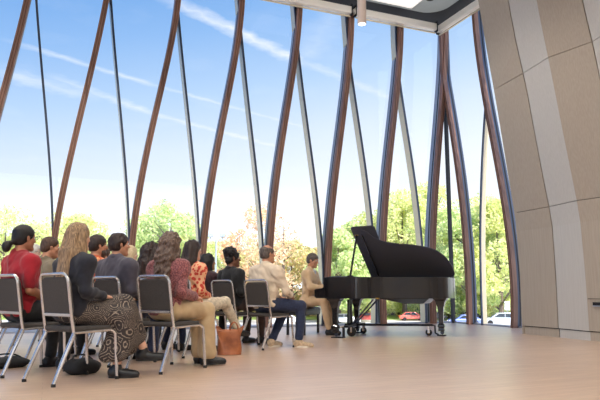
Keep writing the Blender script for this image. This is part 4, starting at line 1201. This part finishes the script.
    if beard:
        BS = SDF(hc - V(.16, .16, .2), hc + V(.16, .2, .1), .007)
        BS.ell(HP(0, .026, -.075), (.066, .076, .052), .02, RH); BS.ell(HP(0, .086, -.100), (.026, .020, .022), .02, RH)
        BS.ell(HP(0, .12, -.036), (.05, .05, .036), .008, RH, sub=True); BS.ell(HP(0, -.03, -.1), (.12, .06, .1), .01, RH, sub=True)
        BS.cone(HP(-.022, .098, -.048), HP(.022, .098, -.048), .009, .009, .004)
        BS.disp(.002, 120, seed); BS.mesh('beard', beard, root)
    return root, HP, U, nb
def Rz_np(yaw, pitch, extra): return np.array(Matrix.Rotation(math.radians(yaw + extra), 3, 'Z') @ Matrix.Rotation(math.radians(-pitch), 3, 'X'))

light_skin = skin_mat('light', (222, 172, 146)); warm_skin = skin_mat('warm', (198, 142, 112)); tan_skin = skin_mat('tan', (176, 120, 92)); brown_skin = skin_mat('brown', (122, 80, 60)); pale_skin = skin_mat('pale', (232, 192, 172))
black_h = hair_mat('black', (30, 24, 24), (12, 10, 11)); dkbrown_h = hair_mat('dark_brown', (62, 44, 38), (28, 20, 18)); brown_h = hair_mat('brown', (96, 68, 52), (50, 34, 27))
blond_h = hair_mat('blond', (178, 146, 110), (78, 58, 44)); pale_h = hair_mat('pale_blond', (232, 212, 176), (190, 162, 122)); white_h = hair_mat('white', (226, 222, 216), (180, 172, 164)); grey_h = hair_mat('grey_brown', (112, 98, 90), (58, 50, 46))
curl_h = hair_mat('curl_brown', (120, 96, 82), (46, 34, 30))
navy = cloth('navy_knit', (26, 27, 40), (20, 21, 32)); black_c = cloth('black', (26, 26, 30), (16, 16, 19)); jeans = cloth('indigo_denim', (40, 52, 84), (26, 34, 60), scale=60)
beige_c = cloth('khaki', (196, 170, 132), (176, 148, 112), scale=5); cream_c = cloth('cream', (222, 208, 184)); brown_c = cloth('brown', (72, 50, 44))
red_c = cloth('red', (168, 18, 36), (134, 12, 28), scale=6); grey_s = cloth('grey_shirt', (80, 75, 86), (62, 58, 70), scale=8); beige_s = cloth('beige_shirt', (226, 208, 184), (208, 188, 164), scale=7)
mauve = cloth('mauve_knit', (160, 98, 96), (98, 50, 56), scale=90, contrast=(.42, .58)); olive = cloth('olive', (134, 120, 96), (112, 98, 78), scale=6); maroon_c = cloth('maroon', (70, 36, 42), (44, 24, 30))
floral = patterned('cloth_floral', (230, 172, 132), (196, 62, 48), 24, .46); floral2 = patterned('cloth_orange_print', (196, 96, 60), (60, 44, 46), 24, .38, (236, 176, 120))
medal = paisley()
suede = {'upper': cloth('suede', (206, 180, 150), rough=.9), 'sole': mat('sole_pale', (226, 216, 200), .6)}
sneaker = {'upper': cloth('white_canvas', (214, 212, 208)), 'sole': mat('sole_white', (232, 230, 226), .6)}

person('red', 'person in a red short sleeved shirt with glasses and black hair in a low bun', tan_skin, red_c, black_c, black_h, 'bun', off=(-.125, 0), sit=.045, dz=-.0, bw=1.25, yaw=6, pitch=2, sleeve='short', glasses=True, vox=.009, seed=3, knee={1: (.14, .43, .535)}, legw=1.05, lean=.0)
b_, HPb, Ub, nbb = person('blonde', 'woman with long blonde hair in a navy sweater and a patterned skirt, legs crossed', light_skin, navy, black_c, blond_h, 'long', off=(-.04, 0), dz=-.055, bw=1.16, yaw=8, female=True, lower='skirt', vox=.009, seed=4, lean=.03,
       knee={1: (.14, .43, .53), -1: (.10, .47, .625)}, ankle={1: (.20, .36, .10), -1: (.17, .66, .215)}, fyaw=(-38, -45), hand={1: (.10, .28, .69), -1: (.0, .3, .70)}, hairvox=.008)
# her skirt falls from the hips over both crossed legs to mid calf
S = SDF(V(-.30, -.22, .07), V(.46, .85, .76), .010)
S.ell((0, .01, .57), (.165, .13, .105), .04)
S.cone((-.085, .05, .56), (.10, .46, .625), .11, .085, .05); S.cone((.085, .05, .56), (.14, .43, .535), .11, .09, .05)
S.cone((.14, .45, .54), (.18, .36, .22), .10, .085, .05); S.cone((.11, .47, .61), (.16, .60, .34), .095, .075, .06); S.cone((.13, .44, .45), (.17, .48, .27), .12, .10, .06)
S.cone((.16, .40, .4), (.17, .26, .20), .09, .06, .05)
S.cone((.12, .18, .53), (.21, .40, .51), .09, .085, .04); S.cone((.21, .40, .50), (.235, .36, .20), .08, .06, .05)
S.disp(.011, 20, 9, (1.3, 1.3, .35), 2)
S.mesh('skirt', medal, b_, 'dark skirt printed with pale rings of dashes')
person('curly', 'woman with long dark curly hair in a mauve knit cardigan and wide khaki trousers', light_skin, mauve, beige_c, curl_h, 'curly', off=(-.04, 0), dz=-.06, bw=1.16, yaw=18, female=True, vox=.009, seed=6, lean=.05, sleeve='knit', sh_lab='cardigan', legw=1.08,
       knee={1: (.13, .47, .545), -1: (.0, .47, .545)}, ankle={1: (.15, .47, .11), -1: (.03, .50, .11)}, fyaw=(-20, -40), hand={1: (.09, .36, .67), -1: (.03, .35, .66)}, hairvox=.008)
person('grey', 'man with short dark hair in a grey button shirt', warm_skin, grey_s, jeans, dkbrown_h, 'short_thick', off=(-.055, 0), dz=-.015, bw=1.36, yaw=-16, seed=7, collar=grey_s)
person('floral', 'woman with straight brown hair in an orange floral blouse and cream trousers', light_skin, floral, cream_c, dkbrown_h, 'long_mid', dz=-.02, bw=.95, yaw=-6, female=True, sh_lab='blouse', seed=8, legw=.95, lean=.03,
       knee={1: (.12, .50, .60), -1: (-.08, .44, .54)}, ankle={1: (.08, .77, .27), -1: (-.08, .42, .10)}, fyaw=(0, -20))
person('bald', 'balding man in a beige shirt, dark blue jeans and tan suede shoes', warm_skin, beige_s, jeans, grey_h, 'bald', off=(-.03, 0), dz=-.005, bw=1.32, yaw=-12, seed=9, vox=.009, collar=beige_s, shoe=suede, lean=.04,
       knee={1: (.30, .40, .54), -1: (-.02, .45, .52)}, ankle={1: (.31, .36, .10), -1: (-.0, .16, .10)}, fyaw=(0, -52), hand={1: (.12, .40, .66), -1: (.0, .38, .64)}, elbow={1: (.30, .12, .74)})
person('updo', 'listener with a curly black updo in a black jacket and brown trousers', brown_skin, black_c, brown_c, black_h, 'updo', off=(-.02, 0), dz=-.075, bw=1.05, yaw=-26, seed=10, collar=black_c, sh_lab='jacket', ankle={1: (.10, .50, .10)}, fyaw=(0, -40), glasses=True)
person('bob', 'listener with a dark chin length bob in a maroon top', warm_skin, maroon_c, black_c, black_h, 'bob', off=(.07, 0), dz=-.12, bw=.92, yaw=-12, seed=11, female=True)
person('white', 'white haired listener with glasses between the red shirt and the olive jacket', pale_skin, cream_c, black_c, white_h, 'fluffy', dz=.08, yaw=-40, seed=12, glasses=True, female=True, vox=.011)
person('olive', 'man with cropped brown hair in an olive jacket', warm_skin, olive, black_c, brown_h, 'buzz', dz=.0, bw=1.08, yaw=-16, pitch=6, seed=13, collar=olive, sh_lab='jacket', vox=.010)
person('beard', 'bearded man with glasses and receding dark hair in an orange print shirt', warm_skin, floral2, black_c, dkbrown_h, 'short', dz=.02, bw=1.08, yaw=-14, seed=14, glasses=True, beard=hair_mat('beard_grey', (96, 84, 78), (46, 38, 36)), vox=.010)
person('pony', 'listener with a long brown ponytail in an orange patterned top', light_skin, floral2, black_c, brown_h, 'ponytail', dz=.04, bw=.92, yaw=-10, seed=15, female=True, vox=.011)
person('blond2', 'listener with a pale blond bob beyond the man in the grey shirt', pale_skin, cream_c, black_c, pale_h, 'bob', dz=.0, bw=.92, yaw=-10, seed=16, female=True, vox=.011)
person('dark', 'woman with long dark curls in a taupe top, just beyond the mauve cardigan', tan_skin, cloth('taupe', (150, 134, 124)), jeans, dkbrown_h, 'curly', dz=-.03, bw=.92, yaw=-4, seed=17, female=True, vox=.011)
# pianist
cam_suit = cloth('camel_suit', (222, 190, 152), (202, 168, 130), scale=6)
loc = PW(-.44, .74)
p_, HPp, Up, nbp = person('pianist', 'pianist in a tan suit playing the grand piano', warm_skin, cam_suit, cam_suit, grey_h, 'short', dz=.05, bw=1.2, yaw=-4, pitch=14, lean=.07, seed=18, loc=loc, phi=-21, sh_lab='suit_jacket', collar=cloth('white_shirt', (226, 226, 230)), vox=.009,
       knee={1: (.13, .35, .57), -1: (-.10, .36, .57)}, ankle={1: (.14, .46, .10), -1: (-.10, .40, .10)}, fyaw=(0, 0), hand={1: (.16, .42, .80), -1: (-.16, .42, .80)}, elbow={1: (.27, .17, .80), -1: (-.27, .17, .80)})

S = SDF(V(-.12, .0, .80), V(.12, .40, 1.14), .006)
S.cone(Up(0, .085, .86), Up(0, .060, 1.05), .030, .045, .02)
S.mesh('shirt_front', cloth('white_shirt', (226, 226, 230)), p_, 'white shirt showing between the lapels')
for q_ in (-1, 1):
    a = [tuple(Up(q_ * .015, .118, .84)), tuple(Up(q_ * .055, .105, .95)), tuple(Up(q_ * .072, .070, 1.03)), tuple(Up(q_ * .055, .01, 1.085))]
    MB().tube(smooth_path(a, 4), .017, 6, flat=.45).build('lapel', cam_suit, p_, smooth=True)
